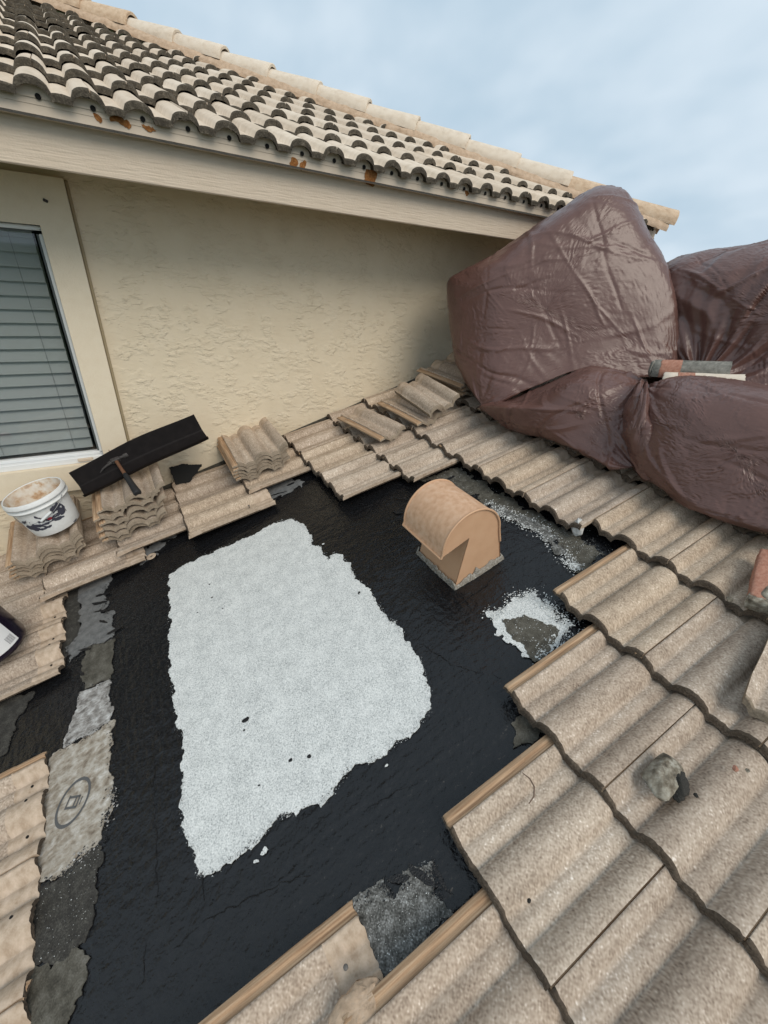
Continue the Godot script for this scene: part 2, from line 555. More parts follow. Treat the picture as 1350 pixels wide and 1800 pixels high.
	M.fibre_tan = smat(Color.WHITE, 0.95, ctex(512, [[fib, 0.7], [soft2, 0.5], [g512b, 0.2]], [[0.0, lin(0.12, 0.09, 0.065)], [0.4, lin(0.29, 0.25, 0.2)], [0.7, lin(0.43, 0.395, 0.345)], [1.0, lin(0.62, 0.61, 0.59)]], 0.5), gtex(512, fib), 0.3, Vector3(2.2, 2.2, 1))
	M.stamp = smat(lin(0.1, 0.1, 0.1), 0.9)
	# tarp
	var c1 := nbytes(512, 0.012, 3, 91, 1, 1, FastNoiseLite.TYPE_SIMPLEX_SMOOTH, true, 30.0)
	var c2 := nbytes(512, 0.03, 3, 92, 1, 1, FastNoiseLite.TYPE_SIMPLEX_SMOOTH, true, 16.0)
	var crk := PackedByteArray()
	crk.resize(512 * 512)
	for k in crk.size():
		var rib := 7.0 if (k / 512) % 7 < 3 else 0.0
		crk[k] = clampi(int(60.0 + maxf(0.0, c1[k] - 212.0) * 2.6 + maxf(0.0, c2[k] - 222.0) * 1.6 + rib), 0, 255)
	M.tarp = smat(Color.WHITE, 0.33, ctex(512, [[soft, 0.35], [streak_fine, 0.25], [g512c, 0.12]], [[0.0, lin(0.09, 0.043, 0.034)], [0.5, lin(0.124, 0.061, 0.049)], [1.0, lin(0.17, 0.092, 0.077)]]), gtex(512, crk), 0.17, Vector3(2.0, 2.0, 2.0), true)
	M.tarp.metallic_specular = 0.5
	# vent
	M.vent = smat(Color.WHITE, 0.55, ctex(512, [[soft2, 0.6], [soft, 0.3], [g512c, 0.08]], [[0.0, lin(0.36, 0.18, 0.09)], [0.3, lin(0.48, 0.28, 0.165)], [0.6, lin(0.59, 0.37, 0.235)], [1.0, lin(0.66, 0.47, 0.335)]], 0.58), gtex(512, soft2), 0.05, Vector3(2.6, 2.6, 2.6), true)
	M.vent_side = smat(Color.WHITE, 0.55, ctex(512, [[soft, 0.3], [g512c, 0.1]], [[0.0, lin(0.45, 0.265, 0.155)], [0.5, lin(0.56, 0.34, 0.205)], [1.0, lin(0.61, 0.41, 0.265)]]), null, 0.0, Vector3(2.2, 2.2, 2.2), true)
	M.vent_in = smat(lin(0.24, 0.125, 0.065), 0.7)
	M.sealant = smat(Color.WHITE, 0.95, ctex(512, [[soft2, 0.7], [g512b, 0.5]], [[0.0, lin(0.05, 0.042, 0.035)], [0.45, lin(0.25, 0.22, 0.18)], [0.7, lin(0.4, 0.385, 0.35)], [1.0, lin(0.62, 0.61, 0.58)]]), gtex(512, ridg), 0.4, Vector3(6, 6, 6), true)
	M.rock = smat(Color.WHITE, 0.95, ctex(512, [[soft2, 1.0], [g512b, 0.35]], [[0.0, lin(0.03, 0.026, 0.022)], [0.3, lin(0.13, 0.105, 0.075)], [0.62, lin(0.34, 0.31, 0.25)], [1.0, lin(0.62, 0.61, 0.57)]], 0.45), gtex(512, soft2), 0.1, Vector3(2.5, 2.5, 2.5), true)
	M.chalk = smat(Color.WHITE, 0.95, ctex(512, [[soft2, 0.9], [g512b, 0.3]], [[0.0, lin(0.16, 0.12, 0.09)], [0.4, lin(0.45, 0.44, 0.42)], [1.0, lin(0.72, 0.73, 0.72)]], 0.55), gtex(512, soft2), 0.15, Vector3(3, 3, 3), true)
	M.clay = smat(Color.WHITE, 0.9, ctex(512, [[soft2, 0.6], [g512b, 0.4]], [[0.0, lin(0.2, 0.08, 0.05)], [0.5, lin(0.4, 0.19, 0.13)], [1.0, lin(0.55, 0.38, 0.3)]]), tile_bump, 0.2, Vector3(5, 5, 5), true)
	M.clay_grey = smat(Color.WHITE, 0.95, ctex(512, [[soft2, 0.6], [g512b, 0.4], [streak, 0.3]], [[0.0, lin(0.06, 0.055, 0.045)], [0.5, lin(0.2, 0.19, 0.165)], [1.0, lin(0.4, 0.37, 0.32)]]), tile_bump, 0.2, Vector3(4, 4, 4), true)
	# small objects
	M.bucket = smat(Color.WHITE, 0.45, ctex(512, [[soft2, 0.5], [g512b, 0.22]], [[0.0, lin(0.36, 0.34, 0.31)], [0.3, lin(0.66, 0.66, 0.64)], [1.0, lin(0.8, 0.8, 0.79)]], 0.62), null, 0.0, Vector3(4, 4, 4), true)
	M.bucket_in = smat(Color.WHITE, 0.85, ctex(512, [[soft2, 1.1], [g512b, 0.3], [ridg, 0.3]], [[0.0, lin(0.25, 0.11, 0.04)], [0.3, lin(0.5, 0.31, 0.17)], [0.55, lin(0.68, 0.6, 0.5)], [1.0, lin(0.76, 0.74, 0.7)]], 0.56), gtex(512, ridg), 0.2, Vector3(1.3, 1.3, 1.3), true)
	M.wire = smat(lin(0.3, 0.3, 0.3), 0.4)
	M.wire.metallic = 0.8
	M.black_metal = smat(Color.WHITE, 0.62, ctex(512, [[soft, 0.5], [g512c, 0.2]], [[0.0, lin(0.006, 0.005, 0.005)], [0.5, lin(0.011, 0.009, 0.009)], [1.0, lin(0.024, 0.019, 0.018)]]), null, 0.0, Vector3(3, 3, 3), true)
	M.black_metal.metallic_specular = 0.25
	M.grip = smat(lin(0.02, 0.02, 0.021), 0.6)
	M.steel_old = smat(Color.WHITE, 0.6, ctex(512, [[soft2, 0.6], [g512b, 0.5]], [[0.0, lin(0.018, 0.016, 0.015)], [0.5, lin(0.045, 0.04, 0.038)], [1.0, lin(0.15, 0.13, 0.12)]]), gtex(512, soft2), 0.1, Vector3(10, 10, 10), true)
	M.steel_rust = smat(Color.WHITE, 0.75, ctex(512, [[soft2, 0.6], [g512b, 0.5]], [[0.0, lin(0.05, 0.025, 0.015)], [0.5, lin(0.14, 0.065, 0.035)], [1.0, lin(0.3, 0.18, 0.1)]]), null, 0.0, Vector3(10, 10, 10), true)
	M.bottle = smat(lin(0.012, 0.008, 0.018), 0.18)
	M.cap_red = smat(lin(0.4, 0.04, 0.05), 0.5)
	M.paper = smat(lin(0.72, 0.72, 0.72), 0.6)
	M.ink = smat(lin(0.05, 0.05, 0.07), 0.7)
	M.ink_red = smat(lin(0.3, 0.02, 0.03), 0.7)
	M.felt_scrap = smat(lin(0.012, 0.012, 0.012), 0.9)
	M.twig = smat(lin(0.16, 0.11, 0.08), 0.9)
	M.nail = smat(lin(0.12, 0.11, 0.1), 0.5)
	M.wood = M.tile_strip
	M.ground = smat(Color.WHITE, 0.95, ctex(512, [[soft, 0.6], [g512b, 0.3]], [[0.0, lin(0.04, 0.07, 0.025)], [1.0, lin(0.1, 0.14, 0.06)]]), null, 0.0, Vector3(0.3, 0.3, 0.3), true)

# ------------------------------------------------------------------ roof tile
func wave(z: float, amp: float, high: bool) -> float:
	var t := fposmod((z - STRIP) / (COVER * 0.5) + 0.40, 1.0)
	var f := 0.0
	if t < 0.64:
		var q := (t - 0.32) / 0.32
		f = sqrt(maxf(0.0, 1.0 - q * q)) if high else pow(maxf(0.0, cos(q * PI * 0.5)), 0.56)
	else:
		f = (0.10 if high else 0.24) * sin(PI * (t - 0.64) / 0.36)
	return amp * (f - 1.0)

# clip keeps points with clip.x + clip.y * s + clip.z * z >= 0
func tile_mesh(amp: float, high: bool, th: float, sd: int, mats: Array, zmax := 0.30, clip := Vector3.ZERO, zmin := 0.0, rough_cut := 0.0, chip := 0.0) -> ArrayMesh:
	var nz := FastNoiseLite.new()
	nz.seed = sd
	nz.frequency = 1.0
	var zs: Array[float] = []
	if zmin < STRIP:
		for q in [0.0, 0.002, 0.007, 0.009, 0.014, 0.016, 0.021, 0.023, 0.0285, 0.0295]:
			zs.append(q)
	var n := 40
	for k in n + 1:
		var z := STRIP + (0.30 - STRIP) * k / n
		if z >= zmin - 0.0001 and z <= zmax + 0.0001:
			zs.append(minf(z, 0.2965))
	var ss := [0.0, 0.002, 0.006, 0.07, 0.15, 0.23, 0.31, 0.335, 0.339, 0.375, 0.409, 0.415]
	var top := []
	var bot := []
	for i in ss.size():
		var tr := []
		var br := []
		for j in zs.size():
			var z := zs[j]
			var s: float = ss[i]
			var y := 0.0
			if z < STRIP - 0.0003:
				y = wave(STRIP, amp, high) - 0.0085 + (0.0022 if (j == 3 or j == 4 or j == 7 or j == 8) else 0.0)
				if j == 0:
					y -= 0.004
			else:
				y = wave(z, amp, high)
			y += 0.0011 * nz.get_noise_2d(s * 22.0, z * 22.0)
			if i == 0:
				y -= 0.0055
			elif i == 1:
				y -= 0.0018
			elif i >= 8:
				y -= 0.0025
			if i == ss.size() - 1:
				y -= 0.004
			var sx := s
			if i < 3:
				sx += 0.0026 * nz.get_noise_2d(z * 140.0, 7.0 + i * 0.4) + 0.0025 * nz.get_noise_2d(z * 25.0, 3.0)
				if chip > 0.0:
					sx += maxf(0.0, nz.get_noise_2d(z * 30.0, 55.0) - 0.2) * chip
			if i > 8:
				sx += 0.004 * nz.get_noise_2d(z * 60.0, 17.0) + 0.008 * nz.get_noise_2d(z * 14.0, 13.0)
			var zz := z
			if rough_cut > 0.0 and (j == zs.size() - 1 or (j == 0 and zmin > 0.01)):
				zz += rough_cut * nz.get_noise_2d(s * 30.0, 31.0) + rough_cut * 0.5 * nz.get_noise_2d(s * 90.0, 37.0)
			tr.append(Vector3(sx, y, zz))
			var tk := th
			if i < 3:
				tk = th * 1.35 - (0.0055 if i == 0 else (0.0018 if i == 1 else 0.0))
			var b := Vector3(sx - (0.003 if i == 0 else 0.0), y - tk, zz)
			if i == 0:
				b.y += 0.0035 * nz.get_noise_2d(z * 75.0, 91.0)
				b.x += 0.002 * nz.get_noise_2d(z * 110.0, 97.0)
			if z < STRIP - 0.0003:
				b.y = wave(STRIP, amp, high) - 0.0085 - th * 0.8
			br.append(b)
		top.append(tr)
		bot.append(br)
	var sts := []
	for k in 4:
		var st := SurfaceTool.new()
		st.begin(Mesh.PRIMITIVE_TRIANGLES)
		sts.append(st)
	var off := Vector2(fposmod(sd * 0.377, 1.0), fposmod(sd * 0.713, 1.0))
	var last := ss.size() - 1
	for i in last:
		for j in zs.size() - 1:
			var k := 0
			if zs[j] < STRIP - 0.001:
				k = 2
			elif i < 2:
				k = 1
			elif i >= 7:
				k = 3
			emit(sts[k], [top[i][j], top[i][j + 1], top[i + 1][j + 1], top[i + 1][j]], Vector3.UP, 1, clip, off)
	for j in zs.size() - 1:
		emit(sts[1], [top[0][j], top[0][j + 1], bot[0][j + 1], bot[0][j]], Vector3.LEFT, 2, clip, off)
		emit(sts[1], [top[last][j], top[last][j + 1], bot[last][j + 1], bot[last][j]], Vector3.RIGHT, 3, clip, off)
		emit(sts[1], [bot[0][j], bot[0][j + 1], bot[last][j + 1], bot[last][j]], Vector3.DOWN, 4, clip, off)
	for i in last:
		var w := zs.size() - 1
		emit(sts[1], [top[i][0], top[i + 1][0], bot[i + 1][0], bot[i][0]], Vector3.FORWARD, 5, clip, off)
		emit(sts[3] if zmax > 0.29 else sts[1], [top[i][w], top[i + 1][w], bot[i + 1][w], bot[i][w]], Vector3.BACK, 6, clip, off)
	var mesh := ArrayMesh.new()
	for k in 4:
		var before := mesh.get_surface_count()
		sts[k].generate_normals()
		sts[k].commit(mesh)
		if mesh.get_surface_count() > before:
			mesh.surface_set_material(before, mats[k])
	return mesh

func emit(st: SurfaceTool, p: Array, out: Vector3, grp: int, clip: Vector3, off: Vector2) -> void:
	var poly: Array = p
	if clip != Vector3.ZERO:
		poly = []
		for k in p.size():
			var a: Vector3 = p[k]
			var b: Vector3 = p[(k + 1) % p.size()]
			var da := clip.x + clip.y * a.x + clip.z * a.z
			var db := clip.x + clip.y * b.x + clip.z * b.z
			if da >= 0.0:
				poly.append(a)
			if (da >= 0.0) != (db >= 0.0):
				poly.append(a.lerp(b, da / (da - db)))
		if poly.size() < 3:
			return
	var nrm := Vector3.ZERO
	for k in range(1, poly.size() - 1):
		nrm += (poly[k + 1] - poly[0]).cross(poly[k] - poly[0])
	var rev := nrm.dot(out) < 0.0
	st.set_smooth_group(grp)
	for k in range(1, poly.size() - 1):
		var tri := [poly[0], poly[k], poly[k + 1]]
		if rev:
			tri = [poly[0], poly[k + 1], poly[k]]
		for q in tri:
			st.set_uv(Vector2(q.x, q.z) + off)
			st.add_vertex(q)

# ------------------------------------------------------------------ tarp
# a stuffed, taut body: closed outline in roof coordinates, swelling towards and away from an axis
func stuffed(flat: Array, axis: Vector3, front: float, back: float, sd: int, knots: Array, amp: float, center := Vector3.ZERO, blunt := 0.62, facets: Array = []) -> ArrayMesh:
	var pts: Array[Vector3] = []
	for k in range(0, flat.size(), 3):
		pts.append(Vector3(flat[k], flat[k + 1], flat[k + 2]))
	var n := pts.size()
	var c := Vector3.ZERO
	for p in pts:
		c += p / n
	if center != Vector3.ZERO:
		c = center
	var seg := 380
	var ring: Array[Vector3] = []
	for k in seg:
		var q := float(k) / seg * n
		var i := int(q)
		var f := q - i
		var a := pts[(i + n - 1) % n]
		var b := pts[i]
		var d := pts[(i + 1) % n]
		var e := pts[(i + 2) % n]
		ring.append(b.cubic_interpolate(d, a, e, f).lerp(b.lerp(d, f), 0.35))
	var mean_r := 0.0
	for q in ring:
		mean_r += ((q - c) - axis * (q - c).dot(axis)).length() / seg
	var steps := 230
	var w := seg
	var v := PackedVector3Array()
	var uv := PackedVector2Array()
	for i in steps + 1:
		# front half then back half; r grows evenly from the pole and crowds towards the rim
		var half := steps / 2
		var tt := float(i) / half if i <= half else float(steps - i) / half
		var r := sin(tt * PI * 0.5)
		var d := pow(maxf(0.0, 1.0 - pow(r, 2.0 / blunt)), blunt * 0.5) * (front if i <= half else -back)
		for k in seg:
			var arm := ring[k] - c
			var lift := arm.dot(axis)
			var flat_arm := arm - axis * lift
			var reach := lerpf(mean_r, flat_arm.length(), pow(r, 0.8))
			var q := c + flat_arm.normalized() * reach * r + axis * (lift * r * r * r + d)
			for fc in facets:
				var over: float = (q - c).dot(fc[0]) - float(fc[1])
				# eased in, so that the edge of the facet is a soft fold
				q -= fc[0] * 0.018 * log(1.0 + exp(minf(over / 0.018, 30.0))) * float(fc[2])
			v.append(q)
			uv.append(Vector2(float(k) / seg * 4.0, float(i) / steps * 3.0))
	var idx := PackedInt32Array()
	for i in steps:
		for k in seg:
			var a := i * w + k
			var b := i * w + (k + 1) % w
			if i == 0:
				idx.append_array(PackedInt32Array([0, b + w, a + w]))
			elif i == steps - 1:
				idx.append_array(PackedInt32Array([a, b, steps * w]))
			else:
				idx.append_array(PackedInt32Array([a, b, a + w, b, b + w, a + w]))
	# orientation check against the centre
	var mid := (steps / 4) * w
	var fn := (v[mid + w] - v[mid]).cross(v[mid + 1] - v[mid])
	if fn.dot(v[mid] - c) < 0.0:
		for i in range(0, idx.size(), 3):
			var t := idx[i + 1]
			idx[i + 1] = idx[i + 2]
			idx[i + 2] = t
	var nm := PackedVector3Array()
	nm.resize(v.size())
	for i in range(0, idx.size(), 3):
		var a := idx[i]
		var b := idx[i + 1]
		var e := idx[i + 2]
		var q := (v[e] - v[a]).cross(v[b] - v[a])
		nm[a] += q
		nm[b] += q
		nm[e] += q
	var big := FastNoiseLite.new()
	big.seed = sd
	big.frequency = 1.9
	big.fractal_octaves = 2
	var fold := FastNoiseLite.new()
	fold.seed = sd + 3
	fold.frequency = 2.6
	fold.fractal_type = FastNoiseLite.FRACTAL_RIDGED
	fold.fractal_octaves = 3
	fold.fractal_gain = 0.42
	fold.domain_warp_enabled = true
	fold.domain_warp_amplitude = 0.25
	fold.domain_warp_frequency = 1.6
	var crease := FastNoiseLite.new()
	crease.seed = sd + 5
	crease.frequency = 9.0
	crease.fractal_octaves = 2
	var r := RandomNumberGenerator.new()
	r.seed = sd
	# long straight creases left by the folded sheet: planes through the body, mostly level or upright
	var cuts := []
	for k in 38:
		var dir := Vector3(r.randf_range(-0.5, 0.5), 1.0, r.randf_range(-0.5, 0.5)) if k % 2 == 0 else Vector3(r.randf_range(0.2, 1.0), r.randf_range(-0.7, 0.7), r.randf_range(-1.0, 1.0))
		dir = dir.normalized()
		cuts.append([dir, c.dot(dir) + r.randf_range(-0.5, 0.5), r.randf_range(0.35, 1.0) * (1.0 if r.randf() < 0.5 else -1.0), Vector3(r.randf_range(-3, 3), r.randf_range(-3, 3), r.randf_range(-3, 3))])
	for i in v.size():
		var p := v[i]
		var big_n := big.get_noise_3dv(p)
		var soft_fold := fold.get_noise_3dv(p * 0.8)
		var dsp := amp * (0.5 * big_n + 0.3 * maxf(0.0, soft_fold) + 0.04 * crease.get_noise_3dv(p))
		for kc in cuts:
			var dd: float = absf(p.dot(kc[0]) - float(kc[1]) + 0.035 * big.get_noise_3dv(p * 0.9 + kc[3]))
			if dd < 0.011:
				var along: float = clampf(0.3 + 1.6 * big.get_noise_3dv(p * 1.1 + kc[3]), 0.0, 1.0)
				dsp += amp * 0.42 * float(kc[2]) * along * (1.0 - dd / 0.011)
		for kn in knots:
			var o: Vector3 = p - kn[0]
			var dist := o.length()
			var fall := exp(-dist / float(kn[1]))
			var wdir: Vector3 = kn[2]
			var e1 := wdir.cross(Vector3(0.31, 0.8, 0.2)).normalized()
			var e2 := wdir.cross(e1)
			var ang := atan2(o.dot(e1), o.dot(e2))
			var rid := 1.0 - absf(fmod(absf(ang * 3.4 + 2.2 * big.get_noise_3dv(p * 0.7) + 20.0), 2.0) - 1.0) * 2.0
			var rid2 := 1.0 - absf(fmod(absf(ang * 8.5 + 3.0 * big.get_noise_3dv(p * 0.9) + 40.0), 2.0) - 1.0) * 2.0
			dsp += float(kn[3]) * fall * (rid + 0.4 * rid2) * smoothstep(0.0, 0.08, dist) - float(kn[3]) * 1.8 * exp(-dist / 0.09)
		v[i] = p + nm[i].normalized() * dsp
	return arrays_mesh(v, uv, idx)

# ------------------------------------------------------------------ scene
func _ready() -> void:
	rng.seed = 20
	var cam := Camera3D.new()
	cam.name = "camera"
	cam.fov = 101.32
	cam.near = 0.05
	cam.far = 900.0
	cam.position = Vector3(-0.08199, 1.1274, 2.37573)
	cam.rotation = Vector3(-0.52967, -0.58259, 0.09242)
	add_child(cam)
	cam.current = true
	sky_and_sun()
	make_materials()
	build_ground()
	build_house()
	build_lower_roof()
	build_membrane()
	build_vent()
	build_tarps()
	build_stacks()
	build_small()

func sky_and_sun() -> void:
	var w := 1024
	var hh := 512
	var n1 := FastNoiseLite.new()
	n1.seed = 4
	n1.frequency = 1.5
	n1.fractal_octaves = 5
	var n2 := FastNoiseLite.new()
	n2.seed = 8
	n2.frequency = 3.4
	n2.fractal_octaves = 5
	n2.fractal_gain = 0.55
	var data := PackedFloat32Array()
	data.resize(w * hh * 3)
	var o := 0
	for y in hh:
		var el := (0.5 - (y + 0.5) / hh) * PI
		var up := sin(el)
		for x in w:
			var az := (x + 0.5) / w * TAU
			var r := 0.48
			var g := 0.57
			var b := 0.65
			if up > -0.02:
				# a cloud deck seen from below: the pattern flattens towards the horizon
				var k := 1.0 / (maxf(up, 0.0) + 0.28)
				var d := Vector3(cos(az) * cos(el) * k * 0.8, 0.0, sin(az) * cos(el) * k * 0.8)
				var c := 0.5 + 0.55 * n1.get_noise_3dv(d * 0.8) + 0.34 * n2.get_noise_3dv(Vector3(d.x * 0.9, 0.0, d.z * 1.5))
				c = clampf(c, 0.0, 1.0)
				c = c * c * (3.0 - 2.0 * c)
				r = lerpf(0.385, 0.545, c)
				g = lerpf(0.495, 0.63, c)
				b = lerpf(0.59, 0.705, c)
			data[o] = r
			data[o + 1] = g
			data[o + 2] = b
			o += 3
	var img := Image.create_from_data(w, hh, false, Image.FORMAT_RGBF, data.to_byte_array())
	var pan := PanoramaSkyMaterial.new()
	pan.panorama = ImageTexture.create_from_image(img)
	var sky := Sky.new()
	sky.sky_material = pan
	var env := Environment.new()
	env.background_mode = Environment.BG_SKY
	env.sky = sky
	env.tonemap_mode = Environment.TONE_MAPPER_LINEAR
	env.tonemap_exposure = 1.3
	env.background_energy_multiplier = 1.0
	env.sdfgi_enabled = true
	env.ssao_enabled = true
	env.ssil_enabled = true
	var we := WorldEnvironment.new()
	we.name = "world"
	we.environment = env
	add_child(we)
	var sun := DirectionalLight3D.new()
	sun.name = "sun"
	sun.light_energy = 0.5
	sun.light_color = Color(1.0, 0.96, 0.9)
	sun.light_angular_distance = 38.0
	sun.shadow_enabled = true
	add_child(sun)
	sun.look_at_from_position(Vector3(0.3, 3.4, 3.2), Vector3.ZERO)

func build_ground() -> void:
	var pm := PlaneMesh.new()
	pm.size = Vector2(900, 900)
	var g := MeshInstance3D.new()
	g.name = "ground"
	g.mesh = pm
	g.material_override = M.ground
	g.position = Vector3(0, -6.5, 0)
	g.set_meta("kind", "structure")
	add_child(g)

# ---- the house: stucco wall, window, eave and upper tile roof
func build_house() -> void:
	var h := thing("stucco_house", "cream stucco house wall with blinds in its window under a barrel tile eave", "house", Transform3D.IDENTITY)
	var wall := Node3D.new()
	var st := SurfaceTool.new()
	st.begin(Mesh.PRIMITIVE_TRIANGLES)
	for b in [[-0.21, 2.78, -1.2, 1.36], [-1.36, -0.21, -1.2, 0.165], [-1.36, -0.21, 1.165, 1.36], [-3.2, -1.36, -1.2, 1.36]]:
		add_box(st, Vector3(b[1] - b[0], b[3] - b[2], 0.18), 0.0, Transform3D(Basis(), Vector3((b[0] + b[1]) / 2, (b[2] + b[3]) / 2, -0.09)))
	add_box(st, Vector3(0.18, 2.56, 5.0), 0.0, Transform3D(Basis(), Vector3(2.689, 0.08, -2.682)))
	st.generate_normals()
	wall.free()
	part("wall", st.commit(), M.stucco, h)
	# window surround: raised bands round the opening
	var wb := SurfaceTool.new()
	wb.begin(Mesh.PRIMITIVE_TRIANGLES)
	for b in [[-0.229, -0.117, 0.04, 1.312], [-1.367, -0.229, 1.154, 1.312], [-1.367, -0.229, 0.04, 0.168], [-1.48, -1.367, 0.04, 1.312]]:
		add_box(wb, Vector3(b[1] - b[0], b[3] - b[2], 0.032), 0.0, Transform3D(Basis(), Vector3((b[0] + b[1]) / 2, (b[2] + b[3]) / 2, 0.0163)))
	wb.generate_normals()
	part("window_band", wb.commit(), M.band, h)
	part("caulk_joint", box(Vector3(0.012, 1.3, 0.012), 0.003), M.caulk, h, Transform3D(Basis(), Vector3(-0.11, 0.66, 0.003)))
	part("anchor_plug", box(Vector3(0.016, 0.010, 0.006), 0.002), M.steel_old, h, Transform3D(Basis(Vector3(0, 0, 1), -0.4), Vector3(-0.19, 1.235, 0.037)))
	# window
	var wn := Node3D.new()
	wn.name = "window"
	h.add_child(wn)
	part("frame_rail", box(Vector3(1.12, 0.016, 0.05), 0.003), M.white_frame, wn, Transform3D(Basis(), Vector3(-0.79, 1.144, -0.03)))
	part("frame_rail", box(Vector3(1.12, 0.030, 0.055), 0.003), M.white_frame, wn, Transform3D(Basis(), Vector3(-0.79, 0.182, -0.022)))
	part("frame_rail", box(Vector3(1.12, 0.014, 0.03), 0.002), M.white_frame, wn, Transform3D(Basis(), Vector3(-0.79, 0.2045, -0.032)))
	part("frame_stile", box(Vector3(0.014, 0.914, 0.05), 0.003), M.white_frame, wn, Transform3D(Basis(), Vector3(-0.2368, 0.6685, -0.03)))
	part("frame_stile", box(Vector3(0.024, 0.914, 0.05), 0.003), M.white_frame, wn, Transform3D(Basis(), Vector3(-1.338, 0.6685, -0.03)))
	part("gasket", box(Vector3(0.009, 0.912, 0.02), 0.001), M.frame_dark, wn, Transform3D(Basis(), Vector3(-0.2485, 0.6685, -0.036)))
	part("gasket", box(Vector3(1.07, 0.007, 0.02), 0.001), M.frame_dark, wn, Transform3D(Basis(), Vector3(-0.80, 1.132, -0.036)))
	part("latch", box(Vector3(0.062, 0.014, 0.012), 0.002), M.drip, wn, Transform3D(Basis(), Vector3(-0.31, 0.187, 0.012)))
	part("pane", box(Vector3(1.08, 0.915, 0.005), 0.0), M.glass, wn, Transform3D(Basis(), Vector3(-0.80, 0.667, -0.04)))
	var slat := box(Vector3(1.06, 0.0585, 0.0028), 0.001)
	for k in 18:
		part("blind_slat", slat, M.slat, wn, Transform3D(Basis(Vector3(1, 0, 0), -0.40), Vector3(-0.80, 0.243 + k * 0.0525, -0.084)))
	part("bottom_rail", box(Vector3(1.03, 0.018, 0.03), 0.003), M.frame_dark, wn, Transform3D(Basis(), Vector3(-0.80, 0.213, -0.095)))
	for x in [-0.345, -0.62, -0.95]:
		part("blind_cord", tube([Vector3(x, 1.12, -0.066), Vector3(x, 0.65, -0.068), Vector3(x, 0.215, -0.066)], [0.0008, 0.0008, 0.0008], 6), M.wire, wn)
	# room behind the blinds
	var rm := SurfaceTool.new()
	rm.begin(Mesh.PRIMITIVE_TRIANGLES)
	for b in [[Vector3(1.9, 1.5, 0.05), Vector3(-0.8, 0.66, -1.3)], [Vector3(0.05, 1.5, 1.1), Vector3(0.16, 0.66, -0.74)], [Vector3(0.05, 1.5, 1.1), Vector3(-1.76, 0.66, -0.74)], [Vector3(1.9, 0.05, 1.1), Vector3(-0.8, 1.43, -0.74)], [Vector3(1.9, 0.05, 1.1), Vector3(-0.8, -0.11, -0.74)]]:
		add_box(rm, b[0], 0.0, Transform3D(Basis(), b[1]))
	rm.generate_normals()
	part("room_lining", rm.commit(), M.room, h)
	# eave
	part("fascia_board", box(Vector3(5.98, 0.124, 0.022), 0.003), M.fascia, h, Transform3D(Basis(), Vector3(0.16, 1.364, 0.389)))
	part("fascia_board", box(Vector3(0.022, 0.119, 4.6), 0.003), M.fascia, h, Transform3D(Basis(), Vector3(3.139, 1.3615, -1.902)))
	part("drip_strip", box(Vector3(6.016, 0.046, 0.005), 0.001), M.drip, h, Transform3D(Basis(), Vector3(0.16, 1.4455, 0.4036)))
	part("drip_lip", tube([Vector3(-2.85, 1.4235, 0.4065), Vector3(0.1, 1.4235, 0.4065), Vector3(3.168, 1.4235, 0.4065)], [0.004, 0.004, 0.004], 8), M.drip, h)
	part("soffit", box(Vector3(6.0, 0.012, 0.37), 0.0), M.soffit, h, Transform3D(Basis(), Vector3(0.12, 1.352, 0.191)))
	part("eave_closure", box(Vector3(6.0, 0.022, 0.006), 0.0005), M.drip, h, Transform3D(Basis(), Vector3(0.12, 1.4615, 0.4046)))
	var hole := CylinderMesh.new()
	hole.top_radius = 0.0075
	hole.bottom_radius = 0.0075
	hole.height = 0.004
	hole.radial_segments = 12
	var bs := SurfaceTool.new()
	bs.begin(Mesh.PRIMITIVE_TRIANGLES)
	var arc := PackedVector2Array([Vector2(0.041, -0.047), Vector2(-0.041, -0.047)])
	for k in 15:
		var xx := -0.041 + 0.082 * k / 14.0
		arc.append(Vector2(xx, wave(0.1542 + xx, 0.030, true) - 0.011))
	var tri := Geometry2D.triangulate_polygon(arc)
	for k in range(0, tri.size(), 3):
		emit(bs, [Vector3(arc[tri[k]].x, arc[tri[k]].y, 0), Vector3(arc[tri[k + 1]].x, arc[tri[k + 1]].y, 0), Vector3(arc[tri[k + 2]].x, arc[tri[k + 2]].y, 0)], Vector3.BACK, -1, Vector3.ZERO, Vector2.ZERO)
	bs.generate_normals()
	var stop := bs.commit()
	for k in 26:
		var cxx := -0.2688 + k * 0.135
		part("bird_stop", stop, M.drip, h, Transform3D(Basis(), Vector3(cxx, 1.5125, 0.4105)))
		part("weep_hole", hole, M.hole, h, Transform3D(Basis(Vector3(1, 0, 0), PI / 2), Vector3(cxx + 0.010, 1.4695, 0.4112)))
	var kk := 0
	for q in [[0.655, 1.444, 0.016, 0.012], [0.69, 1.442, 0.018, 0.015], [0.99, 1.446, 0.03, 0.024], [0.08, 1.457, 0.03, 0.010], [0.02, 1.452, 0.012, 0.008], [0.16, 1.455, 0.02, 0.008], [1.52, 1.459, 0.02, 0.006]]:
		kk += 1
		var ol := []
		for j in 14:
			var an := TAU * j / 14
			ol.append(cos(an) * q[2])
			ol.append(sin(an) * q[3])
		part("rust_stain", ragged(ol, 0.011, 700 + kk, 0.002, 0.0006), M.rust, h, Transform3D(Basis(Vector3(1, 0, 0), PI / 2), Vector3(q[0], q[1] - 0.005, 0.4082)))
	# upper roof
	var roof := Node3D.new()
	roof.name = "upper_roof"
	h.add_child(roof)
	var ub := Basis(Vector3(0, sin(UP_PITCH), -cos(UP_PITCH)), Vector3(0, cos(UP_PITCH), sin(UP_PITCH)), Vector3(1, 0, 0))
	roof.transform = Transform3D(ub, Vector3(0, 1.507, 0.44))
	var cs := cos(UP_PITCH)
	var amp := 0.030
	var variants := []
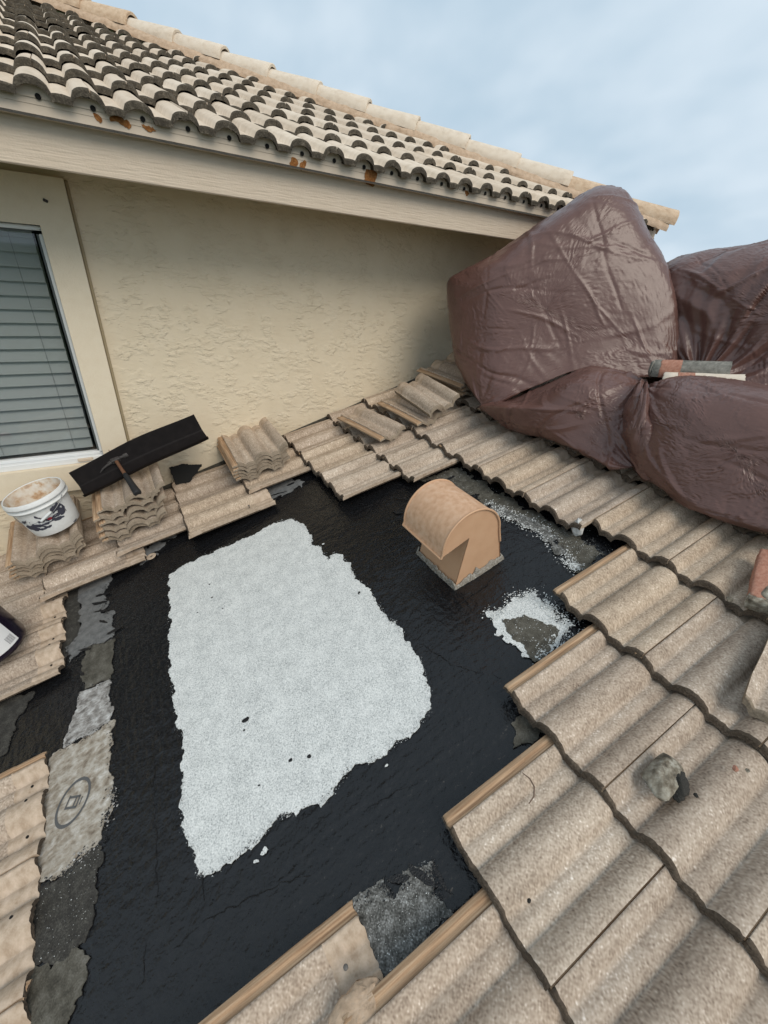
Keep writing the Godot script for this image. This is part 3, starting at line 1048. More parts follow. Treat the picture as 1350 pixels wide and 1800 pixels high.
	for k in 5:
		variants.append(tile_mesh(amp, true, 0.0145, 40 + k, [M["up%d" % (k % 3)], M.up_edge, M.up_edge, M["up%d" % ((k + 1) % 3)]], 0.30, Vector3.ZERO, 0.0, 0.0, 0.006))
	var tilt := -0.074
	for row in 14:
		var s0 := row * EXPO
		var hip_x := 3.13 - cs * s0
		var x := -0.018 - 0.27 * 5 - (0.135 if row % 2 == 1 else 0.0)
		while x < hip_x:
			var mesh: ArrayMesh = variants[rng.randi() % 5]
			var right := x + 0.30
			if right > hip_x - cs * TLEN - 0.01:
				mesh = tile_mesh(amp, true, 0.0145, 60 + row * 3, [M["up%d" % (row % 3)], M.up_edge, M.up_edge, M.up0], 0.30, Vector3(hip_x - x - 0.01, -cs, -1.0))
			if mesh.get_surface_count() > 0 and in_sight(roof.transform * Vector3(s0 + 0.15, 0, x + 0.15), 1.9):
				part("roof_tile", mesh, null, roof, Transform3D(Basis(Vector3(0, 0, 1), tilt + rng.randf_range(-0.006, 0.006)) * Basis(Vector3(0, 1, 0), rng.randf_range(-0.006, 0.006)), Vector3(s0 + rng.randf_range(-0.006, 0.006), rng.randf_range(-0.001, 0.003), x)))
			x += COVER
	# decking under the tiles, and the far slope behind the hip
	var dk := SurfaceTool.new()
	dk.begin(Mesh.PRIMITIVE_TRIANGLES)
	var e := 4.7
	quad(dk, Vector3(-0.03, -0.085, -3.0), Vector3(-0.03, -0.085, 3.13), Vector3(e, -0.085, 3.13 - cs * e), Vector3(e, -0.085, -3.0), Vector3.UP)
	dk.generate_normals()
	part("decking", dk.commit(), M.felt_dark, roof)
	var fs := SurfaceTool.new()
	fs.begin(Mesh.PRIMITIVE_TRIANGLES)
	var c0 := Vector3(3.14, 1.47, 0.43)
	quad(fs, c0, c0 + Vector3(-4.4, 1.474, -4.4), c0 + Vector3(-4.4, 1.474, -9.0), c0 + Vector3(0, 0, -9.0), Vector3(1, 2, 0))
	fs.generate_normals()
	part("far_slope", fs.commit(), M.up1, h)
	# hip: half barrels in a mortar bed
	var d := Vector3(-1.0, 0.335, -1.0).normalized()
	var side := Vector3(1, 0, -1).normalized()
	var upv := side.cross(d).normalized()
	if upv.y < 0.0:
		upv = -upv
	var hb := Basis(d, upv, d.cross(upv).normalized())
	var start := Vector3(3.16, 1.485, 0.47)
	var rows := []
	var uvs := []
	var nz := FastNoiseLite.new()
	nz.seed = 12
	nz.frequency = 9.0
	for k in 150:
		var rr := PackedVector3Array()
		var ru := PackedVector2Array()
		for j in 15:
			var an := PI * (j / 14.0)
			var rad := 0.102 + 0.012 * nz.get_noise_2d(k * 0.04, j * 0.1)
			rr.append(Vector3(k * 0.04 + 0.01, sin(an) * rad * 0.66 - 0.035, -cos(an) * rad))
			ru.append(Vector2(k * 0.04, j * 0.02))
		rows.append(rr)
		uvs.append(ru)
	part("hip_mortar", sheet(rows, uvs, false, true), M.mortar, h, Transform3D(hb, start))
	for k in 16:
		part("hip_tile", barrel(0.405, 0.079, 0.066, 0.013, 300 + k, k == 0), M.hip if k < 11 and k > 1 else M.hip_old, h, Transform3D(hb * Basis(Vector3(0, 0, 1), -0.035 + rng.randf_range(-0.01, 0.01)) * Basis(Vector3(0, 1, 0), rng.randf_range(-0.015, 0.015)), start + d * (k * 0.356 - 0.02) + upv * (0.022 + rng.randf_range(-0.003, 0.003))))

# half-round tile lying along +x, wide end at x = 0
func barrel(length: float, r0: float, r1: float, th: float, sd: int, closed := false) -> ArrayMesh:
	var nz := FastNoiseLite.new()
	nz.seed = sd
	nz.frequency = 12.0
	var st := SurfaceTool.new()
	st.begin(Mesh.PRIMITIVE_TRIANGLES)
	var xs := [0.0, 0.004, 0.13 * length, 0.3 * length, 0.5 * length, 0.7 * length, 0.88 * length, length]
	var seg := 22
	var outer := []
	var inner := []
	for i in xs.size():
		var f: float = xs[i] / length
		var a := []
		var b := []
		for j in seg + 1:
			var an := PI * (-0.04 + 1.08 * j / seg)
			var r := lerpf(r0, r1, f) + 0.002 * nz.get_noise_2d(xs[i] * 2.0, an * 0.2) - (0.004 if i == 0 else 0.0)
			var x: float = xs[i] + 0.004 * nz.get_noise_2d(an * 0.3, 5.0 + i)
			a.append(Vector3(x, sin(an) * r, -cos(an) * r))
			b.append(Vector3(x, sin(an) * (r - th), -cos(an) * (r - th)))
		outer.append(a)
		inner.append(b)
	for i in xs.size() - 1:
		for j in seg:
			var mid: Vector3 = outer[i][j]
			emit(st, [outer[i][j], outer[i][j + 1], outer[i + 1][j + 1], outer[i + 1][j]], Vector3(0, mid.y, mid.z), 1, Vector3.ZERO, Vector2.ZERO)
			emit(st, [inner[i][j], inner[i][j + 1], inner[i + 1][j + 1], inner[i + 1][j]], Vector3(0, -mid.y, -mid.z), 2, Vector3.ZERO, Vector2.ZERO)
	for j in seg:
		emit(st, [outer[0][j], outer[0][j + 1], inner[0][j + 1], inner[0][j]], Vector3.LEFT, -1, Vector3.ZERO, Vector2.ZERO)
		var l := xs.size() - 1
		emit(st, [outer[l][j], outer[l][j + 1], inner[l][j + 1], inner[l][j]], Vector3.RIGHT, -1, Vector3.ZERO, Vector2.ZERO)
		if closed:
			emit(st, [Vector3(0.012, 0, 0), inner[0][j] + Vector3(0.012, 0, 0), inner[0][j + 1] + Vector3(0.012, 0, 0)], Vector3.LEFT, -1, Vector3.ZERO, Vector2.ZERO)
	st.generate_normals()
	return st.commit()

func in_sight(p: Vector3, margin: float) -> bool:
	var q := Transform3D(Basis.from_euler(Vector3(-0.52967, -0.58259, 0.09242)), Vector3(-0.08199, 1.1274, 2.37573)).affine_inverse() * p
	if q.z > -0.05:
		return p.distance_to(Vector3(-0.082, 0.9, 2.37)) < 1.2
	return absf(q.x / q.z) < 0.915 * margin and absf(q.y / q.z) < 1.22 * margin

# ---- the low roof with its laid tiles
var low: Node3D

func lay(nose: float, left: float, variant := -1, lift := 0.0, mesh_override: ArrayMesh = null) -> MeshInstance3D:
	var mesh: ArrayMesh = tiles_lo[(rng.randi() % tiles_lo.size()) if variant < 0 else variant]
	if mesh_override != null:
		mesh = mesh_override
	return part("roof_tile", mesh, null, low, Transform3D(Basis(Vector3(0, 0, 1), -0.080 + rng.randf_range(-0.004, 0.004)) * Basis(Vector3(0, 1, 0), rng.randf_range(-0.005, 0.005)), Vector3(nose + rng.randf_range(-0.004, 0.004), lift + rng.randf_range(-0.001, 0.002), left)))

func build_lower_roof() -> void:
	low = Node3D.new()
	low.name = "lower_roof"
	low.set_meta("kind", "structure")
	add_child(low)
	low.basis = RB
	part("deck", box(Vector3(7.6, 0.06, 4.0), 0.004), M.felt_dark, low, Transform3D(Basis(), Vector3(1.3, DECK - 0.036, 2.002)))
	for k in 8:
		tiles_loose.append(tile_mesh(0.033, false, 0.014, 10 + k, [M["tile%d" % (k % 4)], M.tile_cut, M.tile_strip, M.tile_dust], 0.30, Vector3.ZERO, 0.0, 0.0, 0.004))
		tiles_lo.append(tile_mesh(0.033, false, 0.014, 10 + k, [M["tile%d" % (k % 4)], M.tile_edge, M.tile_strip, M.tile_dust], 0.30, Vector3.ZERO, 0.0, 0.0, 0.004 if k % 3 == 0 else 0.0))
	# [nose, right edge of the run beside the wall] and [nose, left edge of the run across the hole]
	var wallside := [[1.275, 1.684], [1.02, 1.0], [0.71, 0.885], [0.37, 0.485], [0.04, 0.622], [-0.27, 0.5], [-0.585, 0.57], [-0.925, 1.0]]
	for q in wallside:
		var left: float = q[1] - 0.30
		while left > -0.29:
			if left < 0.0:
				var cut := tile_mesh(0.033, false, 0.014, 90 + int(left * 100.0), [M.tile1, M.tile_edge, M.tile_strip, M.tile_dust], 0.30, Vector3.ZERO, STRIP + ceil((-left + 0.012 - STRIP) / 0.00675) * 0.00675)
				if left > -0.26:
					lay(q[0], left, -1, 0.006 if q[1] > 1.6 else 0.0, cut)
			else:
				lay(q[0], left, -1, 0.006 if q[1] > 1.6 else 0.0)
			left -= COVER
	var away := [[1.338, 1.654], [0.998, 1.806], [0.662, 1.948], [0.347, 2.089], [0.02, 2.225], [-0.31, 2.092], [-0.64, 2.23], [-0.948, 1.29]]
	for q in away:
		var left: float = q[1]
		while left < 3.3:
			if in_sight(low.transform * Vector3(q[0] + 0.2, 0, left + 0.15), 1.5):
				lay(q[0], left)
			left += COVER
	var pin := CylinderMesh.new()
	pin.top_radius = 0.0038
	pin.bottom_radius = 0.0038
	pin.height = 0.002
	pin.radial_segments = 10
	for t in low.get_children():
		if String(t.name).begins_with("roof_tile") and (absf(t.position.x + 0.936) < 0.03 or absf(t.position.x + 0.31) < 0.02) and t.mesh in tiles_lo:
			for zz in [0.085, 0.135, 0.225]:
				if rng.randf() < 0.8:
					part("nail_hole", pin, M.hole, t, Transform3D(Basis(), Vector3(0.378, wave(zz, 0.033, false) - 0.0022, zz)))
	for r in range(1, 8):
		var nose := 1.335 + r * EXPO
		var left := -0.29 + (0.135 if r % 2 == 1 else 0.0) + 0.3
		while left < 3.3:
			lay(nose, left)
			left += COVER
	for r in range(1, 3):
		var left2 := 0.05 + (0.135 if r % 2 == 1 else 0.0)
		while left2 < 3.0:
			if in_sight(low.transform * Vector3(-0.9 - r * EXPO + 0.3, 0, left2 + 0.15), 1.3):
				lay(-0.9 - r * EXPO, left2)
			left2 += COVER
	# flashing strip between tiles and wall
	part("wall_flashing", box(Vector3(4.6, 0.045, 0.004), 0.001), M.felt_brown, low, Transform3D(Basis(), Vector3(0.9, -0.048, 0.004)))

# ---- membrane inside the opening
func build_membrane() -> void:
	# coat of roofing tar, brushed on in overlapping strokes
	var nz := FastNoiseLite.new()
	nz.seed = 71
	nz.frequency = 1.0
	nz.fractal_octaves = 3
	var nb := FastNoiseLite.new()
	nb.seed = 72
	nb.frequency = 1.0
	nb.fractal_octaves = 4
	var seams := [
		[-0.250, 1.465, -0.269, 1.683, -0.284, 1.861], [-0.185, 1.778, -0.184, 1.861, -0.191, 1.914], [-0.277, 1.947, -0.201, 1.934, -0.051, 1.964, 0.060, 2.002],
		[0.692, 1.901, 0.611, 1.796, 0.575, 1.669], [0.690, 1.622, 0.823, 1.624, 1.001, 1.600], [0.205, 1.956, 0.323, 1.978], [-0.318, 1.9, -0.325, 1.96]]
	var s0 := -0.72
	var z0 := 0.36
	var step := 0.0042
	var nu := 575
	var nv := 492
	var v := PackedVector3Array()
	var uv := PackedVector2Array()
	var idx := PackedInt32Array()
	for i in nu + 1:
		for j in nv + 1:
			var s := s0 + i * step
			var z := z0 + j * step
			# brush strokes run along the slope near the sides and across it at the lower end
			var y := 0.0006 * nz.get_noise_2d(s * 9.0, z * 60.0) + 0.0016 * nb.get_noise_2d(s * 26.0, z * 26.0) + 0.0022 * nb.get_noise_2d(s * 6.0 + 50.0, z * 6.0)
			var across := clampf((s + 0.12) / 0.1, 0.0, 1.0)
			if z < 1.8 and s > 0.45:
				across = 0.4
			y += 0.0013 * lerpf(nz.get_noise_2d(s * 75.0 + 90.0, z * 7.0), nz.get_noise_2d(s * 7.0, z * 75.0 + 90.0), across)
			v.append(Vector3(s, y, z))
			uv.append(Vector2(s, z))
	for i in nu:
		for j in nv:
			var a := i * (nv + 1) + j
			var b := a + 1
			var c := a + nv + 1
			idx.append_array(PackedInt32Array([a, b, c, b, c + 1, c]))
	# winding so that the face looks up
	if (v[idx[2]] - v[idx[0]]).cross(v[idx[1]] - v[idx[0]]).y < 0.0:
		for i in range(0, idx.size(), 3):
			var t := idx[i + 1]
			idx[i + 1] = idx[i + 2]
			idx[i + 2] = t
	# torn edges where one brushed layer laps the next
	for sm in seams:
		var line := []
		var wd := []
		var total: int = sm.size() / 2 - 1
		for k in total * 16 + 1:
			var f := float(k) / 16.0
			var i0 := mini(int(f), total - 1)
			var q := Vector2(sm[2 * i0], sm[2 * i0 + 1]).lerp(Vector2(sm[2 * i0 + 2], sm[2 * i0 + 3]), f - i0)
			q += Vector2(nb.get_noise_2d(q.x * 22.0, q.y * 22.0), nb.get_noise_2d(q.x * 22.0 + 60.0, q.y * 22.0)) * 0.010
			line.append(Vector3(q.x, 0.0006, q.y))
			wd.append(maxf(0.0004, 0.0015 * minf(1.0, minf(f, total - f) * 3.0) * (0.75 + 0.8 * nb.get_noise_2d(q.x * 70.0, q.y * 70.0))))
		part("tar_ridge", tube(line, wd, 6, false), M.tar, low, Transform3D(Basis(), Vector3(0, DECK, 0)))
	part("tar_coat", arrays_mesh(v, uv, idx), M.tar, low, Transform3D(Basis(), Vector3(0, DECK, 0)))
	var P := {
		"white": [-0.098,0.733, -0.066,0.711, 0.057,0.713, 0.167,0.720, 0.309,0.742, 0.369,0.726, 0.433,0.733, 0.478,0.764, 0.498,0.825, 0.501,0.936, 0.477,0.979, 0.504,1.038, 0.496,1.122, 0.530,1.103, 0.549,1.137, 0.555,1.206, 0.540,1.253, 0.541,1.297, 0.550,1.360, 0.544,1.451, 0.540,1.531, 0.550,1.551, 0.542,1.624, 0.541,1.712, 0.517,1.775, 0.500,1.820, 0.472,1.854, 0.440,1.868, 0.378,1.883, 0.332,1.874, 0.296,1.882, 0.217,1.855, 0.190,1.870, 0.145,1.884, 0.116,1.881, 0.044,1.863, 0.024,1.855, -0.018,1.859, -0.050,1.869, -0.098,1.864, -0.144,1.873, -0.176,1.854, -0.186,1.850, -0.186,1.809, -0.191,1.776, -0.202,1.731, -0.195,1.637, -0.183,1.614, -0.165,1.486, -0.177,1.439, -0.170,1.324, -0.157,1.156, -0.133,1.011, -0.113,0.837],
		"p1": [-0.466,0.552, -0.441,0.428, -0.327,0.480, -0.331,0.586, -0.368,0.618, -0.347,0.701, -0.382,0.743, -0.335,0.782, -0.343,0.939, -0.435,0.904, -0.494,0.933, -0.510,0.861, -0.462,0.823],
		"p1b": [-0.559,0.488, -0.464,0.496, -0.460,0.825, -0.514,0.926, -0.548,0.900],
		"p2": [-0.441,0.909, -0.341,0.940, -0.345,1.075, -0.358,1.115, -0.440,1.105, -0.450,1.020],
		"p3a": [-0.456,1.111, -0.362,1.120, -0.360,1.213, -0.356,1.299, -0.421,1.300, -0.500,1.288, -0.481,1.196],
		"p3b": [-0.356,1.299, -0.364,1.413, -0.371,1.516, -0.357,1.539, -0.373,1.574, -0.385,1.587, -0.398,1.631, -0.399,1.638, -0.427,1.638, -0.486,1.653, -0.534,1.644, -0.566,1.644, -0.576,1.601, -0.561,1.471, -0.554,1.359, -0.528,1.288, -0.500,1.288, -0.421,1.300],
		"p4": [-0.566,1.644, -0.534,1.644, -0.486,1.653, -0.427,1.638, -0.399,1.638, -0.399,1.684, -0.410,1.709, -0.417,1.764, -0.436,1.818, -0.447,1.821, -0.493,1.822, -0.569,1.793, -0.589,1.763, -0.570,1.723],
		"p5": [-0.569,1.793, -0.493,1.822, -0.447,1.826, -0.433,1.845, -0.440,1.865, -0.441,1.897, -0.467,1.930, -0.471,1.960, -0.589,1.889],
		"p6": [0.064,2.088, 0.133,2.093, 0.177,2.096, 0.177,2.129, 0.202,2.131, 0.225,2.107, 0.279,2.119, 0.268,2.145, 0.260,2.174, 0.275,2.215, 0.088,2.243, 0.056,2.223, 0.062,2.153],
		"p7": [0.636,2.012, 0.685,2.016, 0.684,2.078, 0.585,2.064],
		"fr8": [0.809,1.718, 0.843,1.734, 0.925,1.720, 0.994,1.756, 0.975,1.783, 0.974,1.823, 0.964,1.862, 0.984,1.905, 0.952,1.916, 0.866,1.922, 0.799,1.927, 0.791,1.891, 0.796,1.790, 0.780,1.783, 0.799,1.766],
		"p8": [0.822,1.765, 0.894,1.786, 0.924,1.831, 0.941,1.897, 0.887,1.915, 0.803,1.930, 0.805,1.897, 0.812,1.821],
		"p9": [1.094,0.935, 1.279,0.985, 1.273,1.223, 1.276,1.447, 1.287,1.556, 1.292,1.769, 1.155,1.788, 1.200,1.665, 1.237,1.554, 1.240,1.476, 1.207,1.411, 1.190,1.308, 1.188,1.220, 1.136,1.098],
		"fr10": [1.193,1.290, 1.222,1.395, 1.254,1.539, 1.188,1.747, 1.161,1.760, 1.172,1.690, 1.204,1.568, 1.194,1.461, 1.177,1.383, 1.170,1.330],
		"p11": [0.825,0.838, 0.989,0.888, 1.001,0.950, 0.911,1.062, 0.830,1.122, 0.803,0.985, 0.778,0.894],
		"p12": [0.438,0.400, 0.572,0.393, 0.633,0.492, 0.619,0.527, 0.519,0.535, 0.452,0.547, 0.413,0.571],
		"p13": [-0.212,0.447, -0.044,0.404, -0.030,0.456, -0.070,0.488, -0.165,0.551, -0.195,0.548],
		"p14": [-0.776,0.933, -0.607,0.987, -0.650,1.080, -0.666,1.185, -0.737,1.177]}
	var looks := [
		["p1", "grey_felt", M.felt_grey, 0.014, 0.0046], ["p1b", "granule_felt", M.felt_dark, 0.01, 0.0042], ["p2", "brown_felt", M.felt_brown, 0.010, 0.0044],
		["p3a", "fibre_felt", M.fibre_white, 0.011, 0.0048], ["p3b", "fibre_felt", M.fibre_tan, 0.011, 0.0044], ["p4", "granule_felt", M.felt_dark, 0.012, 0.0040], ["p5", "granule_felt", M.felt_brown, 0.012, 0.0046],
		["p6", "granule_felt", M.felt_granule, 0.012, 0.0046], ["p7", "brown_felt", M.felt_brown, 0.010, 0.0046], ["fr8", "granule_fringe", M.cap, 0.016, 0.0044], ["p8", "brown_felt", M.felt_brown, 0.012, 0.0060],
		["p9", "brown_felt", M.felt_brown, 0.022, 0.0046], ["fr10", "granule_fringe", M.felt_granule, 0.018, 0.0058], ["p11", "grey_felt", M.felt_brown, 0.016, 0.0046], ["p12", "grey_felt", M.felt_grey, 0.026, 0.0046],
		["p13", "grey_felt", M.felt_grey, 0.026, 0.0046], ["p14", "granule_felt", M.felt_dark, 0.012, 0.0046]]
	var sd := 500
	for q in looks:
		sd += 1
		part(q[1], ragged(P[q[0]], q[3], sd, 0.004, 0.003), q[2], low, Transform3D(Basis(), Vector3(0, DECK + q[4], 0)))
	var cap := part("cap_sheet", ragged(P.white, 0.011, 555, 0.003, 0.003), M.cap, low, Transform3D(Basis(), Vector3(0, DECK + 0.0052, 0)))
	cap.set_meta("label", "white granulated cap sheet framed by black tar")
	# tar daubs dropped on the cap sheet and crumbs of granules in the tar
	var spots := [[0.013, 1.564, 0.008], [0.0, 1.585, 0.004], [0.087, 1.747, 0.006], [0.140, 1.772, 0.007], [0.044, 0.912, 0.004], [0.038, 0.994, 0.004], [-0.006, 1.753, 0.003], [0.06, 1.081, 0.003], [-0.031, 1.032, 0.003], [0.513, 1.359, 0.008]]
	for q in spots:
		sd += 1
		var ol := []
		for j in 10:
			var an := TAU * j / 10
			ol.append(q[0] + cos(an) * q[2])
			ol.append(q[1] + sin(an) * q[2] * 0.7)
		part("tar_daub", ragged(ol, q[2] * 0.9, sd, 0.0015, 0.001), M.tar_daub, low, Transform3D(Basis(), Vector3(0, DECK + 0.0066, 0)))
	for q in [[-0.04, 1.90, 0.012], [-0.06, 1.905, 0.007], [0.30, 1.905, 0.006], [-0.185, 1.82, 0.005], [0.52, 1.02, 0.006]]:
		sd += 1
		var ol2 := []
		for j in 10:
			var an2 := TAU * j / 10
			ol2.append(q[0] + cos(an2) * q[2])
			ol2.append(q[1] + sin(an2) * q[2] * 0.6)
		part("granule_crumb", ragged(ol2, q[2] * 0.9, sd, 0.0015, 0.001), M.cap, low, Transform3D(Basis(), Vector3(0, DECK + 0.0054, 0)))
	# bristle marks: thin tongues of tar dragged over the felt
	var br := RandomNumberGenerator.new()
	br.seed = 5
	for q in [[-0.36, 0.62, 0.2], [-0.37, 0.68, 0.5], [-0.36, 0.74, 0.3], [-0.38, 0.80, 0.6], [-0.345, 0.88, 0.2], [-0.36, 0.93, 0.1], [-0.44, 0.93, 0.5], [-0.45, 1.0, 1.2], [0.5, 0.53, 0.3], [0.57, 0.49, 0.2], [0.46, 0.55, 0.2], [-0.08, 0.48, 0.3], [-0.13, 0.52, 0.4], [0.86, 1.06, 0.9], [0.93, 0.98, 0.7], [1.2, 1.02, 0.2], [1.15, 1.06, 0.4], [0.19, 2.11, 0.4], [0.24, 2.12, 1.2], [0.27, 2.16, 1.3]]:
		for rep in 1:
			sd += 1
			var lng := br.randf_range(0.018, 0.042)
			var wid := br.randf_range(0.003, 0.008)
			var cx := float(q[0]) + br.randf_range(-0.015, 0.015)
			var cz := float(q[1]) + br.randf_range(-0.02, 0.02)
			var tn := float(q[2]) + br.randf_range(-0.2, 0.2)
			var ol3 := []
			for j in 14:
				var an4 := TAU * j / 14
				var e := Vector2(cos(an4) * lng, sin(an4) * wid).rotated(tn)
				ol3.append(cx + e.x)
				ol3.append(cz + e.y)
			part("tar_streak", ragged(ol3, 0.006, sd, 0.002, 0.001), M.tar_daub, low, Transform3D(Basis(), Vector3(0, DECK + 0.0068, 0)))
	# loose granules and brush marks along the edges
	for q in [
		["granule_scatter", along(P.white, 1300, 0.0045, 21), 0.0005, 0.0018, M.cap, 0.0048], ["tar_spatter", along(P.white, 1300, 0.0045, 22), 0.0005, 0.0020, M.tar_daub, 0.0066],
		["granule_scatter", along(P.fr8, 1500, 0.013, 23, 0.0, 0.66), 0.0008, 0.0040, M.cap, 0.0064], ["granule_scatter", within(P.p8, 130, 24), 0.0007, 0.0024, M.cap, 0.0068],
		["granule_scatter", along(P.fr10, 1700, 0.012, 25), 0.0008, 0.0038, M.cap, 0.0064], ["granule_scatter", within(P.p9, 420, 26), 0.0006, 0.0020, M.granule_white, 0.0056],
		["granule_scatter", within(P.p4, 160, 27), 0.0005, 0.0016, M.granule_white, 0.0050], ["granule_scatter", within(P.p6, 420, 28), 0.0005, 0.0016, M.granule_white, 0.0054],
		["granule_scatter", along([0.9, 1.75, 1.02, 1.85, 1.0, 1.95], 200, 0.02, 29, 0.0, 1.0, false), 0.0006, 0.002, M.granule_white, 0.0052],
		["granule_scatter", along([1.25, 1.62, 1.3, 1.68, 1.28, 1.78], 500, 0.03, 30, 0.0, 1.0, false), 0.0005, 0.0016, M.granule_white, 0.0052],
		["tar_spatter", along(P.p3b, 500, 0.007, 31, 0.0, 0.55), 0.0008, 0.0035, M.tar_daub, 0.0060], ["tar_spatter", along(P.p1, 420, 0.008, 32, 0.1, 0.9), 0.0008, 0.0035, M.tar_daub, 0.0062],
		["tar_spatter", along(P.p3a, 300, 0.007, 33), 0.0008, 0.0032, M.tar_daub, 0.0064], ["tar_spatter", along(P.p9, 500, 0.010, 34), 0.0008, 0.0035, M.tar_daub, 0.0062],
		["tar_spatter", along(P.p6, 420, 0.007, 35), 0.0008, 0.0035, M.tar_daub, 0.0062], ["tar_spatter", along(P.p11, 300, 0.010, 36), 0.0008, 0.004, M.tar_daub, 0.0062],
		["fibre_scatter", along(P.p3b, 160, 0.008, 37, 0.1, 0.5), 0.0008, 0.004, M.fibre_white, 0.0058]]:
		var f := part(q[0], flakes(q[1], q[2], q[3], 90 + sd), q[4], low, Transform3D(Basis(), Vector3(0, DECK + q[5], 0)))
		f.set_meta("kind", "stuff")
		sd += 1
	# round maker's stamp printed on the felt
	var ring := []
	for j in 40:
		var an3 := TAU * j / 40
		ring.append(Vector3(cos(an3) * 0.042, 0, sin(an3) * 0.062))
	ring.append(ring[0])
	var rr := []
	var ru := []
	for f in [1.0, 0.86]:
		var a := PackedVector3Array()
		var b := PackedVector2Array()
		for p in ring:
			a.append(p * f)
			b.append(Vector2(p.x, p.z))
		rr.append(a)
		ru.append(b)
	part("stamp_ring", sheet(rr, ru), M.stamp, low, Transform3D(Basis(Vector3.UP, -0.45), Vector3(-0.468, DECK + 0.0056, 1.485)))
	for q in [[-0.016, 0.0, 0.034, 0.004], [0.0, -0.012, 0.006, 0.03], [0.0, 0.014, 0.006, 0.03], [0.014, 0.0, 0.030, 0.004], [0.005, 0.0, 0.022, 0.004], [0.022, 0.0, 0.020, 0.003]]:
		var bar := PlaneMesh.new()
		bar.size = Vector2(q[3], q[2])
		part("stamp_bar", bar, M.stamp, low, Transform3D(Basis(Vector3.UP, -0.45), Vector3(-0.468, DECK + 0.0056, 1.485) + Basis(Vector3.UP, -0.45) * Vector3(q[0], 0, q[1])))

